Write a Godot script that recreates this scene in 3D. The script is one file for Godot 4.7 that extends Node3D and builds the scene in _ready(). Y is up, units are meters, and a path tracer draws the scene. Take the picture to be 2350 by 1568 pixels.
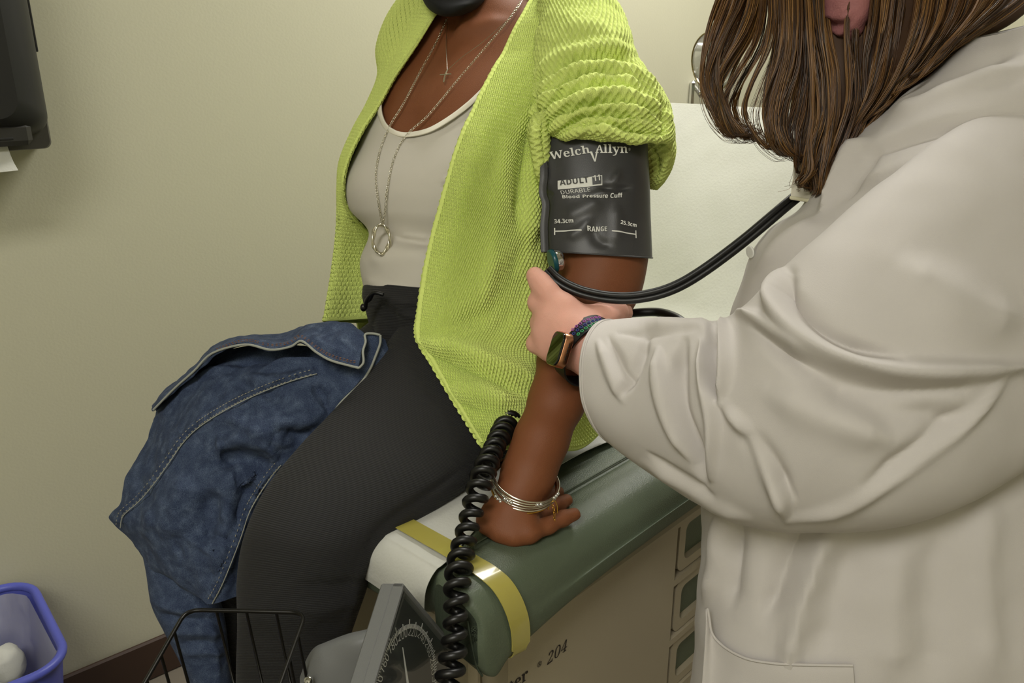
extends Node3D
# A clinic exam room. x runs along the back wall, z comes out of it, y is up, metres.

const LENS := 1940.0                       # focal length for a 2350 x 1568 frame
const EYE := Vector3(0.0, 1.36, 1.72)
var fw: Vector3
var rt: Vector3
var upv: Vector3
var M := {}
var rng := RandomNumberGenerator.new()
var used_names := {}

func _ready() -> void:
	rng.seed = 7
	set_camera_and_light()
	make_materials()
	build_room()
	build_table()
	build_patient()
	build_jacket()
	build_clinician()
	build_cuff()
	build_gauge()
	build_wall_things()
	build_jewellery()

# ---------------------------------------------------------------- camera, light
func set_camera_and_light() -> void:
	var cam := Camera3D.new()
	cam.name = "camera"
	cam.fov = rad_to_deg(2.0 * atan(784.0 / LENS))
	cam.near = 0.05
	cam.position = EYE
	cam.rotation = Vector3(deg_to_rad(-19.5), deg_to_rad(-40.0), 0)
	var attr := CameraAttributesPhysical.new()
	attr.frustum_focal_length = 24.0
	add_child(cam)
	fw = -cam.basis.z
	rt = cam.basis.x
	upv = cam.basis.y
	var env := Environment.new()
	env.background_mode = Environment.BG_COLOR
	env.background_color = Color(0.02, 0.02, 0.02)
	env.ambient_light_source = Environment.AMBIENT_SOURCE_DISABLED
	env.tonemap_mode = Environment.TONE_MAPPER_LINEAR
	env.tonemap_exposure = 1.9
	env.sdfgi_enabled = true
	env.ssao_enabled = true
	env.ssil_enabled = true
	var we := WorldEnvironment.new()
	we.name = "environment"
	we.environment = env
	add_child(we)
	ceiling_light(Vector3(1.75, 2.56, 0.62), 1.85, "fluorescent ceiling panel above the head of the exam table")
	ceiling_light(Vector3(-0.95, 2.56, 2.05), 1.5, "fluorescent ceiling panel on the waste bin side of the room")

func ceiling_light(where: Vector3, energy: float, label: String) -> void:
	var t := thing("ceiling_light", label, "ceiling light", where, "ceiling lights")
	var fm := mat(Color(0.85, 0.85, 0.83), 0.5)
	for s in [-1, 1]:
		part(t, "frame", box_mesh(Vector3(1.2, 0.03, 0.03), 0.004), fm, Vector3(0, 0, s * 0.3))
		part(t, "frame", box_mesh(Vector3(0.03, 0.03, 0.57), 0.004), fm, Vector3(s * 0.585, 0, 0))
	var dm := mat(Color(0.95, 0.95, 0.92), 0.6)
	dm.emission_enabled = true
	dm.emission = Color(1.0, 0.97, 0.88)
	dm.emission_energy_multiplier = 2.5
	part(t, "diffuser", box_mesh(Vector3(1.14, 0.01, 0.57), 0.002), dm, Vector3(0, 0.004, 0))
	var l := AreaLight3D.new()
	l.name = "panel_glow"
	l.area_size = Vector2(1.12, 0.55)
	l.light_energy = energy
	l.light_color = Color(1.0, 0.995, 0.985)
	l.area_range = 8.0
	l.shadow_enabled = true
	l.rotation = Vector3(-PI / 2, 0, 0)
	l.position = Vector3(0, -0.02, 0)
	t.add_child(l, true)

# ---------------------------------------------------------------- nodes
func numbered(called: String) -> String:
	var n: int = used_names.get(called, 0)
	used_names[called] = n + 1
	return called if n == 0 else "%s_%03d" % [called, n]

func thing(called: String, label: String, category: String, where := Vector3.ZERO, group := "") -> Node3D:
	var o := Node3D.new()
	o.name = numbered(called)
	add_child(o)
	o.position = where
	return tag(o, label, category, group)

func tag(o: Node3D, label: String, category: String, group := "") -> Node3D:
	o.set_meta("label", label)
	o.set_meta("category", category)
	if group != "":
		o.set_meta("group", group)
	return o

func part(parent: Node3D, called: String, mesh: Mesh, m: Material, where := Vector3.ZERO, turn := Vector3.ZERO, label := "") -> MeshInstance3D:
	var o := MeshInstance3D.new()
	o.name = called
	o.mesh = mesh
	o.material_override = m
	o.position = where
	o.rotation = turn
	if label != "":
		o.set_meta("label", label)
	parent.add_child(o, true)
	return o

func solo(called: String, label: String, category: String, mesh: Mesh, m: Material, where := Vector3.ZERO, group := "") -> MeshInstance3D:
	var o := part(self, numbered(called), mesh, m, where)
	tag(o, label, category, group)
	return o

func struct(called: String, mesh: Mesh, m: Material, where := Vector3.ZERO) -> MeshInstance3D:
	var o := part(self, called, mesh, m, where)
	o.set_meta("kind", "structure")
	return o

# ---------------------------------------------------------------- sighting
func at(x: float, y: float, d: float) -> Vector3:          # a spot d metres deep along the sight line of (x, y)
	return EYE + (fw + rt * ((x - 1175.0) / LENS) + upv * ((784.0 - y) / LENS)) * d

func seen_at(p: Vector3) -> Vector3:                        # the inverse: x, y, depth
	var v := p - EYE
	var d := v.dot(fw)
	return Vector3(1175.0 + LENS * v.dot(rt) / d, 784.0 - LENS * v.dot(upv) / d, d)

func line(a: Array, step := 0) -> PackedVector3Array:       # [[x, y, d], ...] -> points, smoothed when step > 0
	var out := PackedVector3Array()
	for k in a:
		out.append(at(k[0], k[1], k[2]))
	return smooth_line(out, step) if step > 0 else out

func smooth_line(p: PackedVector3Array, step: int, closed := false) -> PackedVector3Array:
	var out := PackedVector3Array()
	var n := p.size()
	var last := n if closed else n - 1
	for i in last:
		var p0 := p[(i - 1 + n) % n] if closed or i > 0 else p[0] * 2.0 - p[1]
		var p1 := p[i]
		var p2 := p[(i + 1) % n]
		var p3 := p[(i + 2) % n] if closed or i + 2 < n else p2 * 2.0 - p1
		for k in step:
			out.append(p1.cubic_interpolate(p2, p0, p3, float(k) / step))
	if not closed:
		out.append(p[n - 1])
	return out

# ---------------------------------------------------------------- grids of points
class Net:
	var nu := 0
	var nv := 0
	var wrap := false
	var p := PackedVector3Array()
	var n := PackedVector3Array()
	var uv := PackedVector2Array()
	func at(i: int, j: int) -> Vector3:
		return p[j * nu + (i % nu)]
	func normals() -> void:
		n.resize(p.size())
		for j in nv:
			var jm := maxi(j - 1, 0) * nu
			var jp := mini(j + 1, nv - 1) * nu
			for i in nu:
				var im := (i - 1 + nu) % nu if wrap else maxi(i - 1, 0)
				var ip := (i + 1) % nu if wrap else mini(i + 1, nu - 1)
				var c := (p[jp + i] - p[jm + i]).cross(p[j * nu + ip] - p[j * nu + im])
				n[j * nu + i] = c.normalized() if c.length_squared() > 1e-18 else (n[j * nu + i - 1] if i > 0 else Vector3.UP)
	func flip_u() -> void:
		for j in nv:
			var row := p.slice(j * nu, j * nu + nu)
			row.reverse()
			for i in nu:
				p[j * nu + i] = row[i]
		normals()

func net_of(rows: Array, nu: int, nv: int, wrap := false) -> Net:      # rows of control points -> a smooth net of nu x nv points
	var fine := []
	for r in rows:
		fine.append(resample(r, nu, wrap))
	var g := Net.new()
	g.nu = nu
	g.nv = nv
	g.wrap = wrap
	g.p.resize(nu * nv)
	var m := fine.size()
	for j in nv:
		var t := float(j) / (nv - 1) * (m - 1)
		var k := mini(int(t), m - 2)
		t -= k
		var r1: PackedVector3Array = fine[k]
		var r2: PackedVector3Array = fine[k + 1]
		var r0: PackedVector3Array = fine[maxi(k - 1, 0)]
		var r3: PackedVector3Array = fine[mini(k + 2, m - 1)]
		for i in nu:
			var a := r0[i] if k > 0 else r1[i] * 2.0 - r2[i]
			var b := r3[i] if k + 2 < m else r2[i] * 2.0 - r1[i]
			g.p[j * nu + i] = r1[i].cubic_interpolate(r2[i], a, b, t)
	g.normals()
	set_uv(g)
	return g

func resample(r: PackedVector3Array, n: int, wrap: bool) -> PackedVector3Array:
	var out := PackedVector3Array()
	out.resize(n)
	var m := r.size()
	for i in n:
		var t := float(i) / n * m if wrap else float(i) / (n - 1) * (m - 1)
		var k := int(t)
		if not wrap:
			k = mini(k, m - 2)
		t -= k
		var p1 := r[k % m]
		var p2 := r[(k + 1) % m]
		var p0 := r[(k - 1 + m) % m] if wrap or k > 0 else p1 * 2.0 - p2
		var p3 := r[(k + 2) % m] if wrap or k + 2 < m else p2 * 2.0 - p1
		out[i] = p1.cubic_interpolate(p2, p0, p3, t)
	return out

func set_uv(g: Net) -> void:                                # in metres: mean width of the rows, length along the middle column
	var w := 0.0
	for j in range(0, g.nv, maxi(1, g.nv / 8)):
		for i in g.nu - 1:
			w += g.at(i, j).distance_to(g.at(i + 1, j))
	w /= ceil(float(g.nv) / maxi(1, g.nv / 8))
	var l := 0.0
	g.uv.resize(g.p.size())
	for j in g.nv:
		if j > 0:
			l += (g.at(g.nu / 4, j).distance_to(g.at(g.nu / 4, j - 1)) + g.at(g.nu * 3 / 4, j).distance_to(g.at(g.nu * 3 / 4, j - 1))) * 0.5
		for i in g.nu:
			g.uv[j * g.nu + i] = Vector2(w * i / maxf(1, g.nu - 1), l)

func face_eye(g: Net) -> Net:                               # open nets: turn the net so that its normals look at the room side
	var s := 0.0
	for i in range(0, g.p.size(), 7):
		s += g.n[i].dot(EYE - g.p[i])
	if s < 0:
		g.flip_u()
	return g

func outward(g: Net) -> Net:                                # closed nets: normals point away from the axis
	var s := 0.0
	for j in range(0, g.nv, maxi(1, g.nv / 12)):
		var c := Vector3.ZERO
		for i in g.nu:
			c += g.p[j * g.nu + i]
		c /= g.nu
		for i in range(0, g.nu, 3):
			s += g.n[j * g.nu + i].dot(g.p[j * g.nu + i] - c)
	if s < 0:
		g.flip_u()
	return g

# folds: [height, width px, [x, y], [x, y] ...] ridges (or, below zero, valleys) along a line, on the side that looks at the room
func fold(g: Net, folds: Array, both := false) -> Net:
	var list := []
	for f in folds:
		var pts := PackedVector2Array()
		for k in range(2, f.size()):
			pts.append(Vector2(f[k][0], f[k][1]))
		var curve := PackedVector2Array()
		for k in pts.size() - 1:
			for s in 4:
				var a := pts[k - 1] if k > 0 else pts[k] * 2.0 - pts[k + 1]
				var b := pts[k + 2] if k + 2 < pts.size() else pts[k + 1] * 2.0 - pts[k]
				curve.append(pts[k].cubic_interpolate(pts[k + 1], a, b, s / 4.0))
		curve.append(pts[pts.size() - 1])
		var box := Rect2(curve[0], Vector2.ZERO)
		for q in curve:
			box = box.expand(q)
		list.append([f[0], f[1], curve, box.grow(f[1] * 2.2)])
	var moved := g.p.duplicate()
	for i in g.p.size():
		var face := g.n[i].dot((EYE - g.p[i]).normalized())
		if not both and face < -0.1:
			continue
		var s := seen_at(g.p[i])
		var q := Vector2(s.x, s.y)
		var h := 0.0
		for f in list:
			if not f[3].has_point(q):
				continue
			var c: PackedVector2Array = f[2]
			var best := 1e12
			var where := 0.0
			for k in c.size() - 1:
				var e := c[k + 1] - c[k]
				var t := clampf((q - c[k]).dot(e) / maxf(e.length_squared(), 1e-6), 0, 1)
				var dd := q.distance_squared_to(c[k] + e * t)
				if dd < best:
					best = dd
					where = (k + t) / (c.size() - 1)
			var w: float = f[1] * (0.55 + 0.45 * sin(PI * clampf(where, 0.0, 1.0)))
			h += f[0] * exp(-best / (w * w)) * minf(1.0, 0.25 + 4.0 * minf(where, 1.0 - where))
		moved[i] += g.n[i] * h * (1.0 if both else smoothstep(-0.1, 0.25, face))
	g.p = moved
	g.normals()
	return g

func crumple(g: Net, freq: float, height: float, sd := 1, stretch := Vector3.ONE) -> Net:
	var nz := FastNoiseLite.new()
	nz.seed = sd
	nz.noise_type = FastNoiseLite.TYPE_SIMPLEX_SMOOTH
	nz.frequency = freq
	nz.fractal_octaves = 3
	for i in g.p.size():
		g.p[i] += g.n[i] * nz.get_noise_3dv(g.p[i] * stretch) * height
	g.normals()
	return g

func knit(g: Net, sx: int, sy: int, height: float) -> Net:      # raise the stitches of a knitted cloth, sx by sy points each, every second row set off by half
	var table := [[0.0, 0.6, 1.0, 1.0, 0.6, 0.0], [0.3, 0.9, 0.7, 0.7, 0.9, 0.3], [0.7, 0.85, 0.15, 0.15, 0.85, 0.7], [0.95, 0.5, 0.0, 0.0, 0.5, 0.95]]
	for j in g.nv:
		var row := j / sy
		var line0: Array = table[j % sy * 4 / sy]
		for i in g.nu:
			if not g.wrap and (i < 3 or i > g.nu - 4 or j < 3 or j > g.nv - 4):
				continue
			var k := (i + (sx / 2 if row % 2 else 0)) % sx * 6 / sx
			g.p[j * g.nu + i] += g.n[j * g.nu + i] * (line0[k] * height)
	g.normals()
	return g

func put_net(a: Array, g: Net, cap0 := false, cap1 := false) -> void:   # append a net to mesh arrays
	var base: int = a[0].size()
	a[0].append_array(g.p)
	a[1].append_array(g.n)
	a[2].append_array(g.uv)
	var last := g.nu if g.wrap else g.nu - 1
	var ix := PackedInt32Array()
	for j in g.nv - 1:
		for i in last:
			var k := base + j * g.nu + i
			var k1 := base + j * g.nu + (i + 1) % g.nu
			ix.append_array([k, k1, k + g.nu, k1, k1 + g.nu, k + g.nu])
	a[3].append_array(ix)
	for side in 2:
		if (side == 0 and not cap0) or (side == 1 and not cap1):
			continue
		var j := 0 if side == 0 else g.nv - 1
		var c := Vector3.ZERO
		for i in g.nu:
			c += g.p[j * g.nu + i]
		c /= g.nu
		var inner := j + 1 if side == 0 else j - 1
		var dir := (c - (g.p[inner * g.nu] + g.p[inner * g.nu + g.nu / 2]) * 0.5).normalized()
		var at0: int = a[0].size()
		a[0].append(c)
		a[1].append(dir)
		a[2].append(Vector2.ZERO)
		for i in g.nu:
			a[0].append(g.p[j * g.nu + i])
			a[1].append(dir)
			a[2].append(g.uv[j * g.nu + i])
		for i in g.nu:
			if side == 0:
				a[3].append_array([at0, at0 + 1 + (i + 1) % g.nu, at0 + 1 + i])
			else:
				a[3].append_array([at0, at0 + 1 + i, at0 + 1 + (i + 1) % g.nu])

func arrays() -> Array:
	return [PackedVector3Array(), PackedVector3Array(), PackedVector2Array(), PackedInt32Array()]

func mesh_from(a: Array) -> ArrayMesh:
	var s := []
	s.resize(Mesh.ARRAY_MAX)
	s[Mesh.ARRAY_VERTEX] = a[0]
	s[Mesh.ARRAY_NORMAL] = a[1]
	s[Mesh.ARRAY_TEX_UV] = a[2]
	s[Mesh.ARRAY_INDEX] = a[3]
	var m := ArrayMesh.new()
	m.add_surface_from_arrays(Mesh.PRIMITIVE_TRIANGLES, s)
	return m

func net_mesh(g: Net, cap0 := false, cap1 := false) -> ArrayMesh:
	var a := arrays()
	put_net(a, g, cap0, cap1)
	return mesh_from(a)

func put_cloth(a: Array, g: Net, thick: float) -> void:     # an open net as cloth with two faces and closed edges
	var top := Net.new()
	top.nu = g.nu
	top.nv = g.nv
	top.p = g.p
	top.n = g.n
	top.uv = g.uv
	put_net(a, top)
	var under := Net.new()
	under.nu = g.nu
	under.nv = g.nv
	under.uv = g.uv.duplicate()
	under.p.resize(g.p.size())
	for j in g.nv:
		for i in g.nu:
			under.p[j * g.nu + i] = g.p[j * g.nu + g.nu - 1 - i] - g.n[j * g.nu + g.nu - 1 - i] * thick
	under.normals()
	put_net(a, under)
	var rim := []
	for i in g.nu:
		rim.append(i)
	for j in range(1, g.nv):
		rim.append(j * g.nu + g.nu - 1)
	for i in range(g.nu - 2, -1, -1):
		rim.append((g.nv - 1) * g.nu + i)
	for j in range(g.nv - 2, 0, -1):
		rim.append(j * g.nu)
	var e := Net.new()
	e.nu = rim.size()
	e.nv = 3
	e.wrap = true
	for k in rim:
		e.p.append(g.p[k])
		e.uv.append(g.uv[k])
	for r in rim.size():
		var k: int = rim[r]
		var c := (g.p[rim[(r + 1) % rim.size()]] - g.p[rim[(r - 1 + rim.size()) % rim.size()]]).cross(g.n[k]).normalized()
		e.p.append(g.p[k] - g.n[k] * thick * 0.5 - c * thick * 0.4)
		e.uv.append(g.uv[k])
	for k in rim:
		e.p.append(g.p[k] - g.n[k] * thick)
		e.uv.append(g.uv[k])
	e.normals()
	put_net(a, e)

func cloth_mesh(g: Net, thick: float) -> ArrayMesh:
	var a := arrays()
	put_cloth(a, g, thick)
	return mesh_from(a)

# stations: [ax, ay, bx, by, depth, half thickness m, boxiness, depth tilt of b against a, lean of the ring] -> a closed body between two outlines
func body_net(st: Array, nu: int, nv: int) -> Net:
	var rows := []
	for s in st:
		var dt: float = s[7] if s.size() > 7 else 0.0
		var a := at(s[0], s[1], s[4] - dt)
		var b := at(s[2], s[3], s[4] + dt)
		var mid := (a + b) * 0.5
		var half := (b - a) * 0.5
		var axis := (EYE - mid).normalized()
		axis = (axis - half.normalized() * axis.dot(half.normalized())).normalized()
		var e: float = 2.0 / (s[6] if s.size() > 6 else 2.0)
		var lean := Vector3.ZERO                             # how far the near side of the ring runs ahead, in px
		if s.size() > 9:
			lean = (rt * s[8] - upv * s[9]) * (s[4] / LENS)
		var ring := PackedVector3Array()
		for k in 16:
			var t := TAU * k / 16.0
			var cx := cos(t)
			var sx := sin(t)
			ring.append(mid + half * (signf(cx) * pow(absf(cx), e)) + (axis * s[5] + lean) * (signf(sx) * pow(absf(sx), e)))
		rows.append(ring)
	return outward(net_of(rows, nu, nv, true))

func tube_net(pts: PackedVector3Array, radii, segs := 8) -> Net:        # radii: a number, or one for each point
	var g := Net.new()
	g.nu = segs
	g.nv = pts.size()
	g.wrap = true
	var side := Vector3.ZERO
	var l := 0.0
	for j in pts.size():
		var dir := (pts[mini(j + 1, pts.size() - 1)] - pts[maxi(j - 1, 0)]).normalized()
		if j == 0:
			side = dir.cross(Vector3.UP if absf(dir.y) < 0.9 else Vector3.RIGHT).normalized()
		else:
			side = (side - dir * side.dot(dir)).normalized()
			l += pts[j].distance_to(pts[j - 1])
		var other := dir.cross(side)
		var r: float = radii if (radii is float or radii is int) else radii[j]
		for i in segs:
			var t := TAU * i / segs
			g.p.append(pts[j] + (side * cos(t) + other * sin(t)) * r)
			g.uv.append(Vector2(float(i) / segs, l))
	g.normals()
	return outward(g)

func tube(pts: PackedVector3Array, radii, segs := 8, caps := true) -> ArrayMesh:
	return net_mesh(tube_net(pts, radii, segs), caps, caps)

func ribbon_net(pts: PackedVector3Array, across: PackedVector3Array) -> Net:
	var g := Net.new()
	g.nu = 2
	g.nv = pts.size()
	for j in pts.size():
		g.p.append(pts[j] - across[j])
		g.p.append(pts[j] + across[j])
	g.normals()
	set_uv(g)
	return g

func rings_net(rows: Array) -> Net:                         # closed rings joined as they are
	var g := Net.new()
	g.nu = rows[0].size()
	g.nv = rows.size()
	g.wrap = true
	for r in rows:
		g.p.append_array(r)
	g.normals()
	set_uv(g)
	return outward(g)

func lathe(profile: PackedVector2Array, segs := 32) -> ArrayMesh:       # (radius, height) pairs turned round y
	var g := Net.new()
	g.nu = segs
	g.nv = profile.size()
	g.wrap = true
	for q in profile:
		for i in segs:
			var t := TAU * i / segs
			g.p.append(Vector3(q.x * cos(t), q.y, q.x * sin(t)))
			g.uv.append(Vector2(float(i) / segs, q.y))
	g.normals()
	outward(g)
	return net_mesh(g, profile[0].x > 1e-4, profile[profile.size() - 1].x > 1e-4)

func box_mesh(size: Vector3, r := 0.003) -> ArrayMesh:                  # a box with bevelled edges
	var h := size * 0.5
	r = minf(r, minf(h.x, minf(h.y, h.z)) * 0.9)
	var st := SurfaceTool.new()
	st.begin(Mesh.PRIMITIVE_TRIANGLES)
	st.set_smooth_group(-1)
	var pts := PackedVector3Array()
	for sx in [-1, 1]:
		for sy in [-1, 1]:
			for sz in [-1, 1]:
				pts.append(Vector3(sx * h.x, sy * (h.y - r), sz * (h.z - r)))
				pts.append(Vector3(sx * (h.x - r), sy * h.y, sz * (h.z - r)))
				pts.append(Vector3(sx * (h.x - r), sy * (h.y - r), sz * h.z))
	var poly := func(q: Array) -> void:
		var c := Vector3.ZERO
		for v in q:
			c += v
		c /= q.size()
		var nrm: Vector3 = (q[2] - q[0]).cross(q[1] - q[0])
		if nrm.dot(c) < 0:
			q.reverse()
		for k in range(1, q.size() - 1):
			for v in [q[0], q[k], q[k + 1]]:
				st.set_uv(Vector2(v.x + v.z, v.y))
				st.add_vertex(v)
	var id := func(sx: int, sy: int, sz: int, k: int) -> Vector3:
		return pts[((sx * 2 + sy) * 2 + sz) * 3 + k]
	for s in 2:
		poly.call([id.call(s, 0, 0, 0), id.call(s, 1, 0, 0), id.call(s, 1, 1, 0), id.call(s, 0, 1, 0)])
		poly.call([id.call(0, s, 0, 1), id.call(1, s, 0, 1), id.call(1, s, 1, 1), id.call(0, s, 1, 1)])
		poly.call([id.call(0, 0, s, 2), id.call(1, 0, s, 2), id.call(1, 1, s, 2), id.call(0, 1, s, 2)])
		for q in 2:
			poly.call([id.call(s, q, 0, 0), id.call(s, q, 1, 0), id.call(s, q, 1, 1), id.call(s, q, 0, 1)])
			poly.call([id.call(s, 0, q, 0), id.call(s, 1, q, 0), id.call(s, 1, q, 2), id.call(s, 0, q, 2)])
			poly.call([id.call(0, s, q, 1), id.call(1, s, q, 1), id.call(1, s, q, 2), id.call(0, s, q, 2)])
			for w in 2:
				poly.call([id.call(s, q, w, 0), id.call(s, q, w, 1), id.call(s, q, w, 2)])
	st.generate_normals()
	return st.commit()

# ---------------------------------------------------------------- flesh: tapered capsules joined smoothly, meshed as surface nets
func flesh(a: Array, bones: Array, k: float, cell: float) -> void:      # bones: [a, radius, b, radius, (own k)]
	var lo := Vector3.INF
	var hi := -Vector3.INF
	for b in bones:
		for e in [[b[0], b[1]], [b[2], b[3]]]:
			lo = lo.min(e[0] - Vector3.ONE * (e[1] + cell * 3 + k * 0.3))
			hi = hi.max(e[0] + Vector3.ONE * (e[1] + cell * 3 + k * 0.3))
	var nx := int((hi.x - lo.x) / cell) + 2
	var ny := int((hi.y - lo.y) / cell) + 2
	var nz := int((hi.z - lo.z) / cell) + 2
	var f := PackedFloat32Array()
	f.resize(nx * ny * nz)
	f.fill(1.0)
	for b in bones:
		var pa: Vector3 = b[0]
		var pb: Vector3 = b[2]
		var ra: float = b[1]
		var rb: float = b[3]
		var kk: float = b[4] if b.size() > 4 else k
		var pad := Vector3.ONE * (maxf(ra, rb) + cell * 2 + kk)
		var i0 := ((pa.min(pb) - pad - lo) / cell).floor().max(Vector3.ZERO)
		var i1 := ((pa.max(pb) + pad - lo) / cell).ceil().min(Vector3(nx - 1, ny - 1, nz - 1))
		var e := pb - pa
		var ee := maxf(e.length_squared(), 1e-9)
		for z in range(int(i0.z), int(i1.z) + 1):
			for y in range(int(i0.y), int(i1.y) + 1):
				var row := (z * ny + y) * nx
				var q := lo + Vector3(i0.x, y, z) * cell - pa
				for x in range(int(i0.x), int(i1.x) + 1):
					var t := clampf(q.dot(e) / ee, 0.0, 1.0)
					var d := (q - e * t).length() - ra - (rb - ra) * t
					var o := f[row + x]
					var h := maxf(kk - absf(o - d), 0.0) / kk
					f[row + x] = minf(o, d) - h * h * kk * 0.25
					q.x += cell
	var idx := PackedInt32Array()
	idx.resize(nx * ny * nz)
	idx.fill(-1)
	var base: int = a[0].size()
	var corner := [0, 1, nx, nx + 1, nx * ny, nx * ny + 1, nx * ny + nx, nx * ny + nx + 1]
	var edges := [[0, 1], [2, 3], [4, 5], [6, 7], [0, 2], [1, 3], [4, 6], [5, 7], [0, 4], [1, 5], [2, 6], [3, 7]]
	var off := []
	for c in 8:
		off.append(Vector3(c & 1, (c >> 1) & 1, c >> 2))
	var verts := PackedVector3Array()
	for z in nz - 1:
		for y in ny - 1:
			var row := (z * ny + y) * nx
			for x in nx - 1:
				var i := row + x
				var v0 := f[i]
				if v0 > cell * 2.5 or v0 < -cell * 2.5:
					continue
				var mask := 0
				for c in 8:
					if f[i + corner[c]] < 0.0:
						mask |= 1 << c
				if mask == 0 or mask == 255:
					continue
				var s := Vector3.ZERO
				var cnt := 0
				for ed in edges:
					var a0: int = ed[0]
					var b0: int = ed[1]
					if ((mask >> a0) & 1) != ((mask >> b0) & 1):
						var fa := f[i + corner[a0]]
						var fb := f[i + corner[b0]]
						s += off[a0].lerp(off[b0], fa / (fa - fb))
						cnt += 1
				idx[i] = base + verts.size()
				verts.append(lo + (Vector3(x, y, z) + s / cnt) * cell)
	var norms := PackedVector3Array()
	norms.resize(verts.size())
	var tri := PackedInt32Array()
	var step := [1, nx, nx * ny]
	for z in range(1, nz - 1):
		for y in range(1, ny - 1):
			var row := (z * ny + y) * nx
			for x in range(1, nx - 1):
				var i := row + x
				var v0 := f[i]
				if absf(v0) > cell * 2.5:
					continue
				for ax in 3:
					var v1 := f[i + step[ax]]
					if (v0 < 0.0) == (v1 < 0.0):
						continue
					var u: int = step[(ax + 1) % 3]
					var w: int = step[(ax + 2) % 3]
					var q := [idx[i], idx[i - u], idx[i - u - w], idx[i - w]]
					if q.min() < 0:
						continue
					if v0 < 0.0:
						q.reverse()
					tri.append_array([q[0], q[1], q[2], q[0], q[2], q[3]])
	for t in range(0, tri.size(), 3):
		var p0 := verts[tri[t] - base]
		var c := (verts[tri[t + 2] - base] - p0).cross(verts[tri[t + 1] - base] - p0)
		for q in 3:
			norms[tri[t + q] - base] += c
	for i in norms.size():
		norms[i] = norms[i].normalized()
	a[0].append_array(verts)
	a[1].append_array(norms)
	var uvs := PackedVector2Array()
	uvs.resize(verts.size())
	for i in verts.size():
		uvs[i] = Vector2(verts[i].x + verts[i].z, verts[i].y)
	a[2].append_array(uvs)
	a[3].append_array(tri)

func chain(bones: Array, pts: Array, k := 0.0) -> void:    # [[x, y, d, radius px], ...] -> bones one after the other
	for i in pts.size() - 1:
		var a = pts[i]
		var b = pts[i + 1]
		var bone := [at(a[0], a[1], a[2]), a[3] * a[2] / LENS, at(b[0], b[1], b[2]), b[3] * b[2] / LENS]
		if k > 0:
			bone.append(k)
		bones.append(bone)

# how deep a surface lies at a sight line: the nearest of the points that fall within a few pixels
func depth_of(nets: Array, x: float, y: float, reach := 14.0) -> float:
	var best := 1e9
	for g in nets:
		for i in g.p.size():
			var s := seen_at(g.p[i])
			if absf(s.x - x) < reach and absf(s.y - y) < reach and s.z < best:
				best = s.z
	return best

# ---------------------------------------------------------------- materials
func mat(c: Color, rough := 0.7, metal := 0.0, spec := 0.5) -> StandardMaterial3D:
	var m := StandardMaterial3D.new()
	m.albedo_color = c
	m.roughness = rough
	m.metallic = metal
	m.metallic_specular = spec
	return m

func relief(m: StandardMaterial3D, t: Texture2D, cm: float, scale: Vector3, triplanar := false) -> StandardMaterial3D:
	m.heightmap_enabled = true
	m.heightmap_texture = t
	m.heightmap_scale = cm
	m.uv1_scale = scale
	m.uv1_triplanar = triplanar
	return m

func noise_tex(freq: float, sd: int, size := 256, octaves := 4) -> ImageTexture:
	var nz := FastNoiseLite.new()
	nz.seed = sd
	nz.frequency = freq
	nz.noise_type = FastNoiseLite.TYPE_SIMPLEX_SMOOTH
	nz.fractal_octaves = octaves
	return ImageTexture.create_from_image(nz.get_seamless_image(size, size))

func cell_tex(freq: float, sd: int, size := 256) -> ImageTexture:
	var nz := FastNoiseLite.new()
	nz.seed = sd
	nz.frequency = freq
	nz.noise_type = FastNoiseLite.TYPE_CELLULAR
	nz.cellular_return_type = FastNoiseLite.RETURN_DISTANCE
	nz.fractal_octaves = 2
	return ImageTexture.create_from_image(nz.get_seamless_image(size, size))

func formula_tex(w: int, h: int, f: Callable) -> ImageTexture:
	var im := Image.create(w, h, false, Image.FORMAT_RGB8)
	for y in h:
		for x in w:
			im.set_pixel(x, y, f.call(float(x) / w, float(y) / h))
	return ImageTexture.create_from_image(im)

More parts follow.
